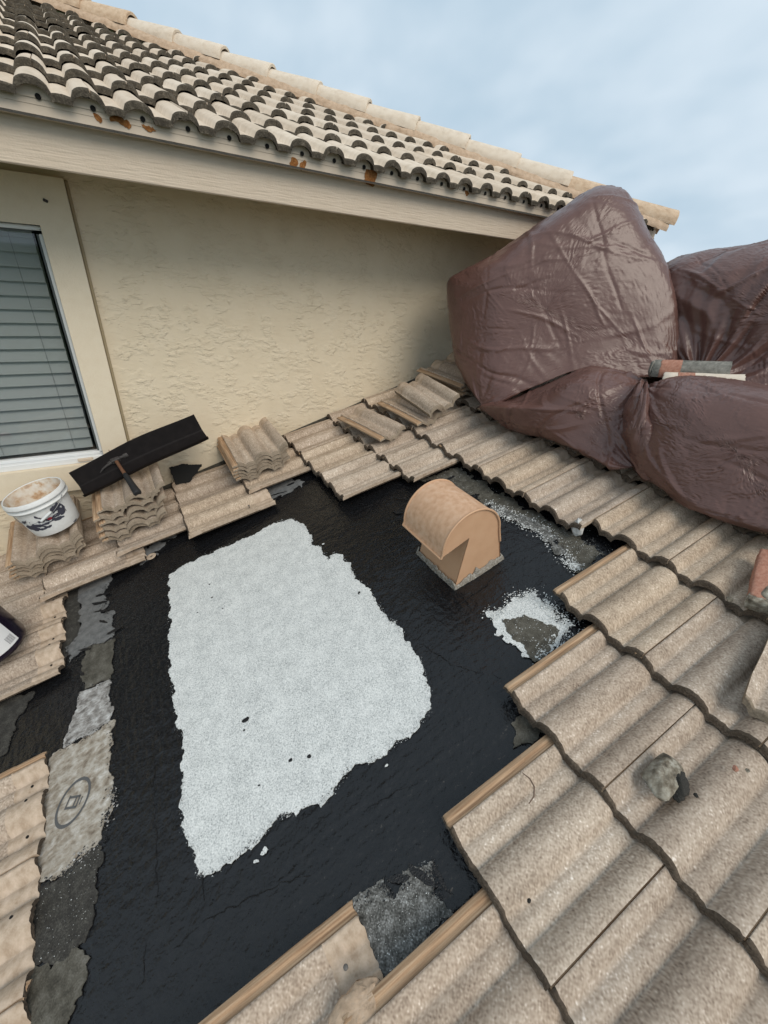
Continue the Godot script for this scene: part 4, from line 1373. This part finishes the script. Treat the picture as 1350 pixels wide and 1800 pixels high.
# ---- roof vent
func build_vent() -> void:
	var t := thing("roof_vent", "tan painted gooseneck roof vent with rounded hood set in black tar", "vent", on_roof(0.0, 0.0, 0.0))
	var za := 1.335
	var zb := 1.56
	var cx := 0.8865
	var cy := 0.098
	var rad := 0.1215
	# hood skin: back wall, arc, front lip
	var prof: Array[Vector2] = []
	prof.append(Vector2(1.010, DECK + 0.005))
	prof.append(Vector2(1.009, 0.02))
	for k in 25:
		var an := -0.16 + (PI + 0.04) * k / 24.0
		prof.append(Vector2(cx + cos(an) * rad, cy + sin(an) * rad))
	prof.append(Vector2(0.757, 0.100))
	var rows := []
	var uvs := []
	for side in 2:
		for k in prof.size():
			var p := prof[k if side == 0 else prof.size() - 1 - k]
			var inn := Vector2(cx, cy - 0.02) - p
			if side == 1:
				p += inn.normalized() * 0.003
			rows.append(PackedVector3Array([Vector3(p.x, p.y, za), Vector3(p.x, p.y, (za + zb) / 2), Vector3(p.x, p.y, zb)]))
			uvs.append(PackedVector2Array([Vector2(k * 0.03, 0), Vector2(k * 0.03, 0.1), Vector2(k * 0.03, 0.2)]))
	rows.append(rows[0])
	uvs.append(uvs[0])
	part("hood", sheet(rows, uvs, false, false), M.vent, t)
	# rolled rims at both ends and along the lip
	for z in [za - 0.001, zb + 0.001]:
		var pts := []
		var rr := []
		for k in range(1, prof.size()):
			pts.append(Vector3(prof[k].x, prof[k].y, z))
			rr.append(0.0038)
		part("rim", tube(pts, rr, 8), M.vent_side, t)
	part("lip", tube([Vector3(0.757, 0.1, za - 0.002), Vector3(0.757, 0.1, zb + 0.002)], [0.0042, 0.0042], 8), M.vent_side, t)
	# side plates: a half disc whose lower front is cut away on a slant
	for z in [za + 0.003, zb - 0.003]:
		var st := SurfaceTool.new()
		st.begin(Mesh.PRIMITIVE_TRIANGLES)
		var poly := PackedVector2Array()
		for k in range(0, prof.size()):
			poly.append(prof[k] * 1.0 + (Vector2(cx, cy) - prof[k]).normalized() * 0.003)
		poly.append(Vector2(0.879, 0.116))
		poly.append(Vector2(0.802, DECK + 0.005))
		var tri := Geometry2D.triangulate_polygon(poly)
		for k in range(0, tri.size(), 3):
			for sgn in [-1.0, 1.0]:
				emit(st, [Vector3(poly[tri[k]].x, poly[tri[k]].y, z + sgn * 0.001), Vector3(poly[tri[k + 1]].x, poly[tri[k + 1]].y, z + sgn * 0.001), Vector3(poly[tri[k + 2]].x, poly[tri[k + 2]].y, z + sgn * 0.001)], Vector3(0, 0, sgn), -1, Vector3.ZERO, Vector2.ZERO)
		st.generate_normals()
		part("side_plate", st.commit(), M.vent_side, t)
	# throat behind the opening, slanting down to the base
	var fr := SurfaceTool.new()
	fr.begin(Mesh.PRIMITIVE_TRIANGLES)
	quad(fr, Vector3(0.879, 0.116, za + 0.004), Vector3(0.879, 0.116, zb - 0.004), Vector3(0.80, DECK + 0.004, zb - 0.004), Vector3(0.80, DECK + 0.004, za + 0.004), Vector3(-1, 0.3, 0))
	quad(fr, Vector3(0.881, 0.116, za + 0.004), Vector3(0.881, 0.116, zb - 0.004), Vector3(0.802, DECK + 0.004, zb - 0.004), Vector3(0.802, DECK + 0.004, za + 0.004), Vector3(1, -0.3, 0))
	fr.generate_normals()
	part("throat", fr.commit(), M.vent_side, t)
	part("screen", box(Vector3(0.003, 0.06, zb - za - 0.008), 0.0), M.vent_in, t, Transform3D(Basis(Vector3(0, 0, 1), -0.2), Vector3(0.886, 0.146, (za + zb) / 2)))
	# crumbling sealant collar round the foot
	var nz := FastNoiseLite.new()
	nz.seed = 33
	nz.frequency = 14.0
	var corners := [Vector2(0.797, za - 0.002), Vector2(0.797, zb + 0.002), Vector2(1.014, zb + 0.002), Vector2(1.014, za - 0.002)]
	var rws := []
	var us := []
	for lay_k in 4:
		var a := PackedVector3Array()
		var b := PackedVector2Array()
		for k in 4:
			for j in 24:
				var p: Vector2 = corners[k].lerp(corners[(k + 1) % 4], j / 24.0)
				var outw := (p - Vector2(0.905, 1.447)).normalized()
				var hgt := 0.018 + 0.02 * nz.get_noise_2d(p.x * 3.0, p.y * 3.0) + 0.016 * nz.get_noise_2d(p.x * 9.0, p.y * 9.0)
				var off: float = [0.010, 0.007, 0.004, -0.002][lay_k]
				var y: float = [DECK, DECK + hgt * 0.45, DECK + hgt * 0.9, DECK + hgt][lay_k]
				var q := p + outw * (off + 0.003 * nz.get_noise_2d(p.x * 7.0 + lay_k, p.y * 7.0))
				a.append(Vector3(q.x, y, q.y))
				b.append(Vector2(k + j / 24.0, lay_k))
		rws.append(a)
		us.append(b)
	part("sealant_collar", sheet(rws, us, true, true), M.sealant, t)

# ---- tarps
func build_tarps() -> void:
	var eye := RB.inverse() * Vector3(-0.08199, 1.1274, 2.37573)
	var knot := Vector3(1.95, 0.235, 1.40)
	var t := thing("tarp_bundle", "brown plastic tarp bundle bulging high beside the wall and rolled low across the tiles", "tarp", on_roof(0, 0, 0))
	var up := [1.789,0.555,0.320, 1.713,0.351,0.406, 1.646,0.193,0.531, 1.602,0.056,0.769, 1.792,0.130,0.930, 1.997,0.221,1.115, 2.128,0.182,1.287, 2.299,0.160,1.397, 2.425,0.239,1.269, 2.596,0.473,1.007, 2.637,0.664,0.810, 2.638,0.767,0.715, 2.604,0.800,0.661, 2.541,0.806,0.594, 2.329,0.723,0.498, 2.065,0.629,0.398, 1.886,0.587,0.335]
	var c1 := Vector3(2.10, 0.40, 0.76)
	part("upright_bulge", stuffed(up, (eye - c1).normalized(), 0.20, 0.22, 5, [[Vector3(2.38, 0.13, 1.36), 0.10, (eye - c1).normalized(), 0.006], [Vector3(1.62, 0.05, 0.76), 0.12, (eye - c1).normalized(), 0.006]], 0.018, c1, 0.44, [[Vector3(-0.48, 0.46, 0.745).normalized(), 0.125, 0.82], [Vector3(-0.90, 0.36, 0.12).normalized(), 0.30, 0.7]]), M.tarp, t)
	var rl := [1.629,0.030,0.750, 1.636,-0.018,0.975, 1.658,-0.003,1.172, 1.648,0.004,1.340, 1.623,0.012,1.552, 1.690,0.023,1.604, 1.814,0.081,1.513, 1.950,0.157,1.441, 2.054,0.174,1.340, 2.053,0.174,1.078, 1.901,0.098,0.941, 1.772,0.031,0.834]
	var c2 := Vector3(1.79, 0.09, 1.22)
	part("low_roll", stuffed(rl, (eye - c2).normalized(), 0.19, 0.25, 15, [[knot, 0.14, (eye - c2).normalized(), 0.010], [Vector3(1.68, 0.02, 1.6), 0.12, (eye - c2).normalized(), 0.008]], 0.022, c2, 0.78), M.tarp, t)
	var rr := [1.701,0.041,1.551, 1.653,0.002,1.698, 1.631,-0.013,1.861, 1.638,0.017,2.070, 1.640,0.041,2.188, 1.792,0.082,2.289, 2.009,0.193,2.234, 2.063,0.248,1.787, 2.035,0.246,1.594, 1.975,0.238,1.478, 1.922,0.190,1.427, 1.832,0.123,1.428]
	var c3 := Vector3(1.83, 0.12, 1.85)
	part("low_roll", stuffed(rr, (eye - c3).normalized(), 0.17, 0.25, 25, [[Vector3(1.94, 0.2, 1.43), 0.14, (eye - c3).normalized(), 0.010]], 0.024, c3, 0.75), M.tarp, t)
	# the gathered neck between the two rolls
	var neck := [1.945,0.225,1.395, 1.86,0.150,1.405, 1.77,0.075,1.475, 1.69,0.02,1.58, 1.655,-0.005,1.66, 1.68,0.02,1.71, 1.77,0.09,1.60, 1.86,0.16,1.51, 1.93,0.21,1.46]
	var c4 := Vector3(1.79, 0.095, 1.53)
	part("gathered_neck", stuffed(neck, (eye - c4).normalized(), 0.185, 0.12, 35, [[Vector3(1.95, 0.22, 1.41), 0.3, (eye - c4).normalized(), 0.014]], 0.016, c4, 0.8), M.tarp, t)
	var rear := [2.453,0.052,1.092, 2.740,0.440,0.922, 2.885,0.475,1.067, 3.024,0.488,1.242, 3.093,0.477,1.436, 3.10,0.38,1.9, 2.9,0.12,2.3, 2.512,0.03,2.2, 2.417,0.02,1.684, 2.338,0.043,1.476]
	var c5 := Vector3(2.72, 0.25, 1.55)
	var t2 := thing("tarp_mound", "long brown tarp covered mound behind the low rolled tarp at the right edge", "tarp", on_roof(0, 0, 0))
	part("cover", stuffed(rear, (eye - c5).normalized(), 0.20, 0.30, 45, [[Vector3(2.40, 0.06, 1.40), 0.45, (eye - c5).normalized(), 0.022]], 0.026, c5), M.tarp, t2)
	# old ridge tiles used as weights
	var w1 := thing("ridge_tile", "grey weathered half round ridge tile with red clay end weighing down the tarp", "tile", on_roof(2.03, 0.235, 1.385, -1.12), "ridge tiles on the tarp")
	part("barrel", barrel(0.26, 0.045, 0.048, 0.012, 811), M.clay_grey, w1)
	part("clay_patch", barrel(0.075, 0.0465, 0.047, 0.012, 812), M.clay, w1, Transform3D(Basis(), Vector3(0.025, 0, 0)))
	part("mortar_end", lump(Vector3(0.03, 0.075, 0.085), 21), M.clay_grey, w1, Transform3D(Basis(), Vector3(0.0, 0.012, 0)))
	var w2 := thing("ridge_tile", "pale half round ridge tile with red stripe tucked under the tarp edge", "tile", on_roof(1.985, 0.215, 1.46, -1.10), "ridge tiles on the tarp")
	part("barrel", barrel(0.26, 0.045, 0.048, 0.012, 821), M.hip, w2)
	part("clay_patch", barrel(0.06, 0.0465, 0.047, 0.012, 822), M.clay, w2, Transform3D(Basis(), Vector3(0.045, 0, 0)))

# ---- loose tiles stacked beside the wall
func stacked(s: float, n: float, z: float, turn: float, variant: int, label: String, group: String, pitch := 0.0, roll := 0.0, mesh: ArrayMesh = null) -> void:
	# nose towards +z, ribs towards the wall
	var b := RB * Basis(Vector3.UP, PI / 2 + turn) * Basis(Vector3(0, 0, 1), pitch) * Basis(Vector3(1, 0, 0), roll)
	solo("loose_tile", mesh if mesh != null else tiles_loose[variant], null, Transform3D(b, rp(s, n, z)), label, "tile", group)

func build_stacks() -> void:
	var ord := ["bottom", "second", "third", "fourth", "fifth", "sixth", "seventh"]
	var r := RandomNumberGenerator.new()
	r.seed = 77
	for k in 5:
		var what := "tan roof tile, %s from the bottom in the stack under the white bucket" % ord[k]
		if k == 0:
			what = "tan roof tile at the bottom of the stack under the white bucket"
		if k == 4:
			what = "top tan roof tile of its stack, the white bucket standing on it"
		stacked(-0.665 + r.randf_range(-0.012, 0.012), 0.05 + k * 0.0185, 0.40 + r.randf_range(-0.01, 0.01), 0.06 + r.randf_range(-0.03, 0.03), (k * 3 + 1) % 8, what, "tiles stacked under the bucket")
	for k in 6:
		var what2 := "tan roof tile, %s from the bottom in the stack under the hammer" % ord[k]
		if k == 0:
			what2 = "tan roof tile at the bottom of the stack under the hammer"
		if k == 5:
			what2 = "top tan roof tile of its stack, carrying black sheet metal and a hammer"
		stacked(-0.315 + k * 0.012 + r.randf_range(-0.012, 0.012), 0.05 + k * 0.029, 0.415 + r.randf_range(-0.015, 0.012), 0.02 + r.randf_range(-0.05, 0.05), (k * 5 + 2) % 8, what2, "tiles stacked under the hammer", r.randf_range(-0.02, 0.02), r.randf_range(-0.03, 0.03))
	for k in 5:
		var what3 := "tan roof tile, %s from the bottom in the neat stack right of the flashing" % ord[k]
		if k == 0:
			what3 = "tan roof tile at the bottom of the neat stack right of the black sheet metal"
		if k == 4:
			what3 = "top tan roof tile of the neat stack right of the black sheet metal"
		stacked(0.345 + r.randf_range(-0.008, 0.008), 0.045 + k * 0.0195, 0.395 + r.randf_range(-0.012, 0.012), -0.03 + r.randf_range(-0.02, 0.02), (k * 3 + 4) % 8, what3, "tiles in the neat stack by the wall")
	var half := tile_mesh(0.033, false, 0.014, 131, [M.tile1, M.tile_cut, M.tile_strip, M.tile_dust], 0.172, Vector3.ZERO, 0.0, 0.006)
	var half2 := tile_mesh(0.033, false, 0.014, 133, [M.tile0, M.tile_cut, M.tile_strip, M.tile_dust], 0.30, Vector3.ZERO, 0.098, 0.008)
	stacked(1.055, 0.055, 0.645, 0.12, 0, "half width broken roof tile lying alone on the laid tiles by the wall", "broken tiles by the wall", 0.02, 0.03, half)
	stacked(1.285, 0.045, 0.645, 0.02, 0, "narrow broken roof tile lying under another piece on the laid tiles by the wall", "broken tiles by the wall", 0.0, 0.02, half)
	stacked(1.25, 0.088, 0.655, -0.10, 0, "broken roof tile propped on another piece on the laid tiles by the wall", "broken tiles by the wall", 0.02, -0.10, half2)
	for k in 3:
		stacked(1.655 + [0.0, 0.006, -0.006][k], 0.045 + k * 0.024, 0.56, [0.02, -0.03, 0.04][k], (k + 5) % 8, ["bottom tan roof tile of the low pile half hidden by the tarp", "middle tan roof tile of the low pile half hidden by the tarp", "top tan roof tile of the low pile half hidden by the tarp"][k], "tiles in the pile beside the tarp", 0.01 * k, -0.02)
	var frag := tile_mesh(0.033, false, 0.018, 151, [M.tile3, M.tile_cut, M.tile_strip, M.tile_dust], 0.30, Vector3.ZERO, 0.031, 0.006, 0.01)
	solo("loose_tile", frag, null, Transform3D(RB * Basis(Vector3.UP, 0.22) * Basis(Vector3(0, 0, 1), -0.03), rp(1.04, 0.045, 2.266)), "loose roof tile lying askew on the laid tiles at the right edge", "tile", "broken tiles by the wall")

# ---- small things
func build_small() -> void:
	# bucket
	var bk := thing("bucket", "white plastic bucket with torn dark label and dried rusty mud inside", "bucket", Transform3D(RB * Basis(Vector3(0, 0, 1), -0.049), rp(-0.438, 0.135, 0.269)))
	bk.scale = Vector3(1.19, 0.92, 1.19)
	part("shell", lathe([[0.0, 0.002], [0.070, 0.002], [0.078, 0.006], [0.083, 0.05], [0.0885, 0.12], [0.092, 0.150], [0.099, 0.1505], [0.0995, 0.158], [0.093, 0.1595], [0.094, 0.172], [0.1, 0.1725], [0.1005, 0.18], [0.0965, 0.196], [0.0935, 0.197], [0.092, 0.194]], 56), M.bucket, bk)
	part("lining", lathe([[0.092, 0.194], [0.090, 0.16], [0.085, 0.08], [0.078, 0.022], [0.05, 0.016], [0.0, 0.014]], 56), M.bucket_in, bk)
	var hp := []
	var hr := []
	for k in 21:
		var an := PI * k / 20.0
		hp.append(Basis(Vector3.UP, -0.55) * (Vector3(cos(an) * 0.101, 0.165 - sin(an) * 0.075, 0.0) + Vector3(0, 0, sin(an) * 0.085)))
		hr.append(0.0014)
	part("handle_wire", tube(hp, hr, 6), M.wire, bk)
	part("handle_grip", tube([Basis(Vector3.UP, -0.55) * Vector3(0.05, 0.103, 0.088), Basis(Vector3.UP, -0.55) * Vector3(0.085, 0.13, 0.066)], [0.006, 0.006], 8), M.white_frame, bk)
	# torn label: dark printed patches left on the shell
	var lr := RandomNumberGenerator.new()
	lr.seed = 9
	var lab := Node3D.new()
	lab.name = "label"
	bk.add_child(lab)
	for q in [[-0.42, 0.105, 0.020, 0.016], [-0.34, 0.085, 0.016, 0.026], [-0.40, 0.062, 0.02, 0.014], [-0.22, 0.07, 0.024, 0.012], [-0.05, 0.108, 0.012, 0.018], [-0.08, 0.088, 0.026, 0.010], [0.05, 0.07, 0.03, 0.010], [0.22, 0.085, 0.03, 0.012], [0.36, 0.118, 0.016, 0.022], [0.43, 0.092, 0.012, 0.022], [0.28, 0.064, 0.02, 0.008], [0.52, 0.105, 0.010, 0.03], [-0.12, 0.05, 0.026, 0.007]]:
		part("print_flake", label_flake(q[0], q[1] + 0.004, q[2] * 1.55, q[3] * 1.6, lr.randi() % 1000), M.ink, lab)
	part("print_flake", label_flake(0.12, 0.094, 0.016, 0.010, 4), M.ink_red, lab)
	part("print_flake", label_flake(0.62, 0.012, 0.016, 0.007, 6), M.ink, lab)
	# bent black sheet metal
	var rows := []
	var uvs := []
	var prof := [Vector2(-0.056, 0.062), Vector2(-0.052, 0.058), Vector2(-0.016, 0.004), Vector2(-0.006, 0.0), Vector2(0.045, 0.002), Vector2(0.058, 0.008), Vector2(0.063, 0.020), Vector2(0.062, 0.030)]
	for k in 25:
		var f := k / 24.0
		var a := PackedVector3Array()
		var b := PackedVector2Array()
		for side in 2:
			for j in prof.size():
				var p: Vector2 = prof[j if side == 0 else prof.size() - 1 - j]
				var wid := 1.0 + 0.10 * sin(f * PI) + 0.05 * f
				a.append(Vector3(-0.30 + 0.60 * f, p.y * (1.0 + 0.25 * f) + (0.0012 if side == 0 else 0.0) + 0.012 * sin(f * PI) - 0.006 * sin(f * 9.0) * absf(p.x) * 10.0, p.x * wid))
				b.append(Vector2(f, p.x))
		rows.append(a)
		uvs.append(b)
	solo("metal_flashing", sheet(rows, uvs, true), M.black_metal, Transform3D(RB * Basis(Vector3.UP, 0.09) * Basis(Vector3(0, 0, 1), 0.02) * Basis(Vector3(1, 0, 0), 0.50), rp(0.015, 0.235, 0.20)), "bent black sheet metal flashing lying across the tile stack by the window", "flashing")
	# hammer lying on the flashing
	var hx := Transform3D(RB * Basis(Vector3.UP, -1.42) * Basis(Vector3(0, 0, 1), -0.42), rp(-0.098, 0.282, 0.20))
	var hm := thing("hammer", "claw hammer with rusty neck and black rubber grip on the black flashing", "hammer", hx)
	part("grip", tube([Vector3(0.10, 0, 0), Vector3(0.12, 0, 0), Vector3(0.17, 0, 0), Vector3(0.215, 0, 0), Vector3(0.232, 0, 0), Vector3(0.238, 0, 0)], [0.009, 0.0125, 0.0135, 0.016, 0.0175, 0.014], 14), M.grip, hm)
	part("neck", tube([Vector3(0.0, 0, 0), Vector3(0.05, 0, 0), Vector3(0.105, 0, 0)], [0.0085, 0.0075, 0.0085], 10), M.steel_rust, hm)
	var head := part("head", box(Vector3(0.026, 0.024, 0.042), 0.004), M.steel_old, hm, Transform3D(Basis(), Vector3(-0.004, 0, 0.0)))
	part("face", tube([Vector3(0, 0, -0.018), Vector3(0, 0, -0.036), Vector3(0, 0, -0.040), Vector3(0, 0, -0.056), Vector3(0, 0, -0.058)], [0.0095, 0.0095, 0.0135, 0.0135, 0.012], 14), M.steel_old, head)
	for sx in [-1.0, 1.0]:
		part("claw", tube([Vector3(sx * 0.005, 0, 0.018), Vector3(sx * 0.007, -0.003, 0.04), Vector3(sx * 0.008, -0.012, 0.065), Vector3(sx * 0.009, -0.026, 0.084)], [0.0075, 0.0062, 0.005, 0.0025], 8), M.steel_old, head)
	part("top_strap", tube([Vector3(-0.016, 0.001, 0), Vector3(-0.05, 0.0, 0), Vector3(-0.075, 0.003, 0)], [0.003, 0.0022, 0.0016], 6), M.steel_rust, hm)
	# black felt scrap by the wall
	solo("felt_scrap", ragged([0.0, 0.0, 0.09, 0.02, 0.16, 0.06, 0.06, 0.12, -0.01, 0.10], 0.006, 61, 0.004, 0.003), M.felt_scrap, Transform3D(RB * Basis(Vector3(1, 0, 0), 0.9) * Basis(Vector3(0, 0, 1), 0.1), rp(0.07, 0.075, 0.03)), "scrap of black roofing felt curling up against the wall", "felt")
	# dark bottle at the left edge
	var bt := thing("chemical_jug", "glossy black plastic jug with white barcode label at the left edge", "jug", Transform3D(RB * Basis(Vector3.UP, 0.42), rp(-0.700, 0.004, 0.765)))
	part("body", lathe([[0.0, 0.0], [0.085, 0.0], [0.097, 0.006], [0.101, 0.02], [0.101, 0.17], [0.095, 0.195], [0.06, 0.23], [0.03, 0.245], [0.026, 0.27], [0.0, 0.272]], 48), M.bottle, bt)
	part("cap", lathe([[0.031, 0.255], [0.031, 0.285], [0.028, 0.288], [0.0, 0.288]], 24), M.cap_red, bt)
	part("label", curved_patch(0.1018, -0.45, 0.72, 0.030, 0.165), M.paper, bt)
	for k in 11:
		part("barcode_bar", curved_patch(0.1022, 0.40 + k * 0.024, 0.40 + k * 0.024 + (0.006 if k % 3 else 0.011), 0.04, 0.07), M.ink, bt)
	for k in 7:
		part("text_line", curved_patch(0.1022, -0.25, 0.28 - 0.05 * (k % 3), 0.15 - k * 0.012, 0.1545 - k * 0.012), M.ink, bt)
	# stray stones and mortar
	var mc := thing("mortar_chunk", "grey and charred lump of mortar lying on the near tiles", "mortar", Transform3D(RB * Basis(Vector3.UP, 0.6), rp(0.778, 0.004, 2.30)))
	part("body", lump(Vector3(0.10, 0.055, 0.09), 7, 14, 0.05), M.rock, mc)
	part("tarred_side", lump(Vector3(0.075, 0.045, 0.05), 8, 10, 0.2), M.felt_dark, mc, Transform3D(Basis(), Vector3(-0.004, 0.0, 0.022)))
	solo("mortar_chunk", lump(Vector3(0.055, 0.095, 0.06), 17, 14, 0.05), M.chalk, Transform3D(RB * Basis(Vector3.UP, 0.2), rp(1.292, -0.026, 1.66)), "upright grey mortar chip propping the tile edge above the tar", "mortar")
	var br := thing("brick_fragment", "broken red and grey brick piece on the tiles at the right edge", "brick", Transform3D(RB * Basis(Vector3.UP, 0.35) * Basis(Vector3(0, 0, 1), 0.06), rp(1.455, 0.022, 2.19)))
	part("body", lump_box(Vector3(0.20, 0.045, 0.13), 5), M.clay, br)
	part("mortar_skin", lump(Vector3(0.06, 0.02, 0.06), 27), M.rock, br, Transform3D(Basis(), Vector3(-0.065, 0.018, -0.02)))
	part("mortar_edge", lump_box(Vector3(0.03, 0.043, 0.132), 8), M.rock, br, Transform3D(Basis(), Vector3(-0.098, -0.002, 0)))
	var crumbs := [[1.325, 2.135, 0.014, "white stone crumb beside the brick piece"], [0.80, 2.355, 0.008, "dark crumb just above the charred mortar lump"], [0.91, 2.37, 0.010, "pinkish crumb on the tile above the charred mortar lump"], [0.925, 2.385, 0.007, "tiny pale crumb next to the pinkish crumb"], [0.40, 2.29, 0.006, "tiny dark crumb on the lowest near tile"]]
	for k in crumbs.size():
		var q = crumbs[k]
		solo("stone_crumb", lump(Vector3(q[2], q[2] * 0.7, q[2] * 0.9) * 1.4, 40 + k), [M.rock, M.felt_dark, M.clay, M.rock, M.felt_dark][k], Transform3D(RB, rp(q[0], 0.0, q[1])), q[3], "stone", "crumbs on the near tiles")
	# twig
	solo("twig", tube([Vector3(-0.03, 0.004, 0.018), Vector3(-0.012, 0.006, 0.022), Vector3(0.006, 0.006, 0.016), Vector3(0.016, 0.006, 0.002), Vector3(0.018, 0.008, -0.016)], [0.0012, 0.0016, 0.0018, 0.0016, 0.001], 6), M.twig, on_roof(0.535, -0.006, 2.15, 0.4), "thin curled brown twig on the near roof tile", "twig")
	# washer by the wall tiles
	solo("tin_washer", lathe([[0.007, 0.0], [0.02, 0.0], [0.022, 0.0015], [0.022, 0.003], [0.02, 0.0045], [0.008, 0.0045], [0.007, 0.003], [0.007, 0.0]], 24), M.tile_dust, on_roof(-0.15, DECK + 0.010, 0.54, 0.0), "small tan round washer lying on the black tar beside the tile end", "washer")
	# mortar smear on the lowest near tile
	solo("mortar_smear", lump(Vector3(0.17, 0.04, 0.12), 93, 4, 0.12), M.mortar, Transform3D(RB * Basis(Vector3.UP, 0.5), rp(0.03, -0.026, 2.268)), "crumbly tan mortar smear at the end of the lowest tile", "mortar")
	# nails in exposed tile heads
	var nm := lathe([[0.0, 0.004], [0.0045, 0.0035], [0.005, 0.0015], [0.002, 0.0], [0.002, -0.012]], 12)
	for q in [[0.055, 2.175, -0.008, "nail head in the end of the lowest near tile"], [0.335, 0.565, -0.012, "nail head in the tile end left of the white cap sheet"]]:
		solo("roofing_nail", nm, M.nail, on_roof(q[0], q[2] - 0.015, q[1]), q[3], "nail", "roofing nails")

func curved_patch(r: float, a0: float, a1: float, y0: float, y1: float) -> ArrayMesh:
	var rows := []
	var uvs := []
	for y in [y0, y1]:
		var a := PackedVector3Array()
		var b := PackedVector2Array()
		for k in 13:
			var an := PI * 0.5 - lerpf(a0, a1, k / 12.0)
			a.append(Vector3(cos(an) * r, y, sin(an) * r))
			b.append(Vector2(k / 12.0, y))
		rows.append(a)
		uvs.append(b)
	return sheet(rows, uvs, false, true)

func label_flake(ang: float, y: float, w: float, h: float, sd: int) -> ArrayMesh:
	var ol := []
	for j in 12:
		var an := TAU * j / 12
		ol.append(cos(an) * w * 0.5)
		ol.append(sin(an) * h * 0.5)
	var flat := ragged(ol, minf(w, h) * 0.7, sd, 0.0015, 0.0004)
	var arr := flat.surface_get_arrays(0)
	var v: PackedVector3Array = arr[Mesh.ARRAY_VERTEX]
	var uv: PackedVector2Array = arr[Mesh.ARRAY_TEX_UV]
	var idx: PackedInt32Array = arr[Mesh.ARRAY_INDEX]
	for k in v.size():
		var yy := y + v[k].z
		var rad := 0.0795 + (yy - 0.006) * 0.0955 + 0.0008 + v[k].y
		var a := PI * 0.5 - (ang * 1.6 + v[k].x / 0.088)
		v[k] = Vector3(cos(a) * rad, yy, sin(a) * rad)
	return arrays_mesh(v, uv, idx)

func lump_box(size: Vector3, sd: int) -> ArrayMesh:
	var nz := FastNoiseLite.new()
	nz.seed = sd
	nz.frequency = 1.0
	var rows := []
	var uvs := []
	for a in 25:
		var ring := PackedVector3Array()
		var ru := PackedVector2Array()
		for b in 40:
			var th := PI * a / 24.0
			var ph := TAU * b / 40.0
			var d := Vector3(sin(th) * cos(ph), cos(th), sin(th) * sin(ph))
			var m := maxf(absf(d.x), maxf(absf(d.y), absf(d.z)))
			var p := (d / m).lerp(d, 0.14) * size * 0.5
			p += d * 0.004 * nz.get_noise_3dv(p * 60.0)
			ring.append(p)
			ru.append(Vector2(b / 40.0, a / 24.0))
		rows.append(ring)
		uvs.append(ru)
	return sheet(rows, uvs, true, true)
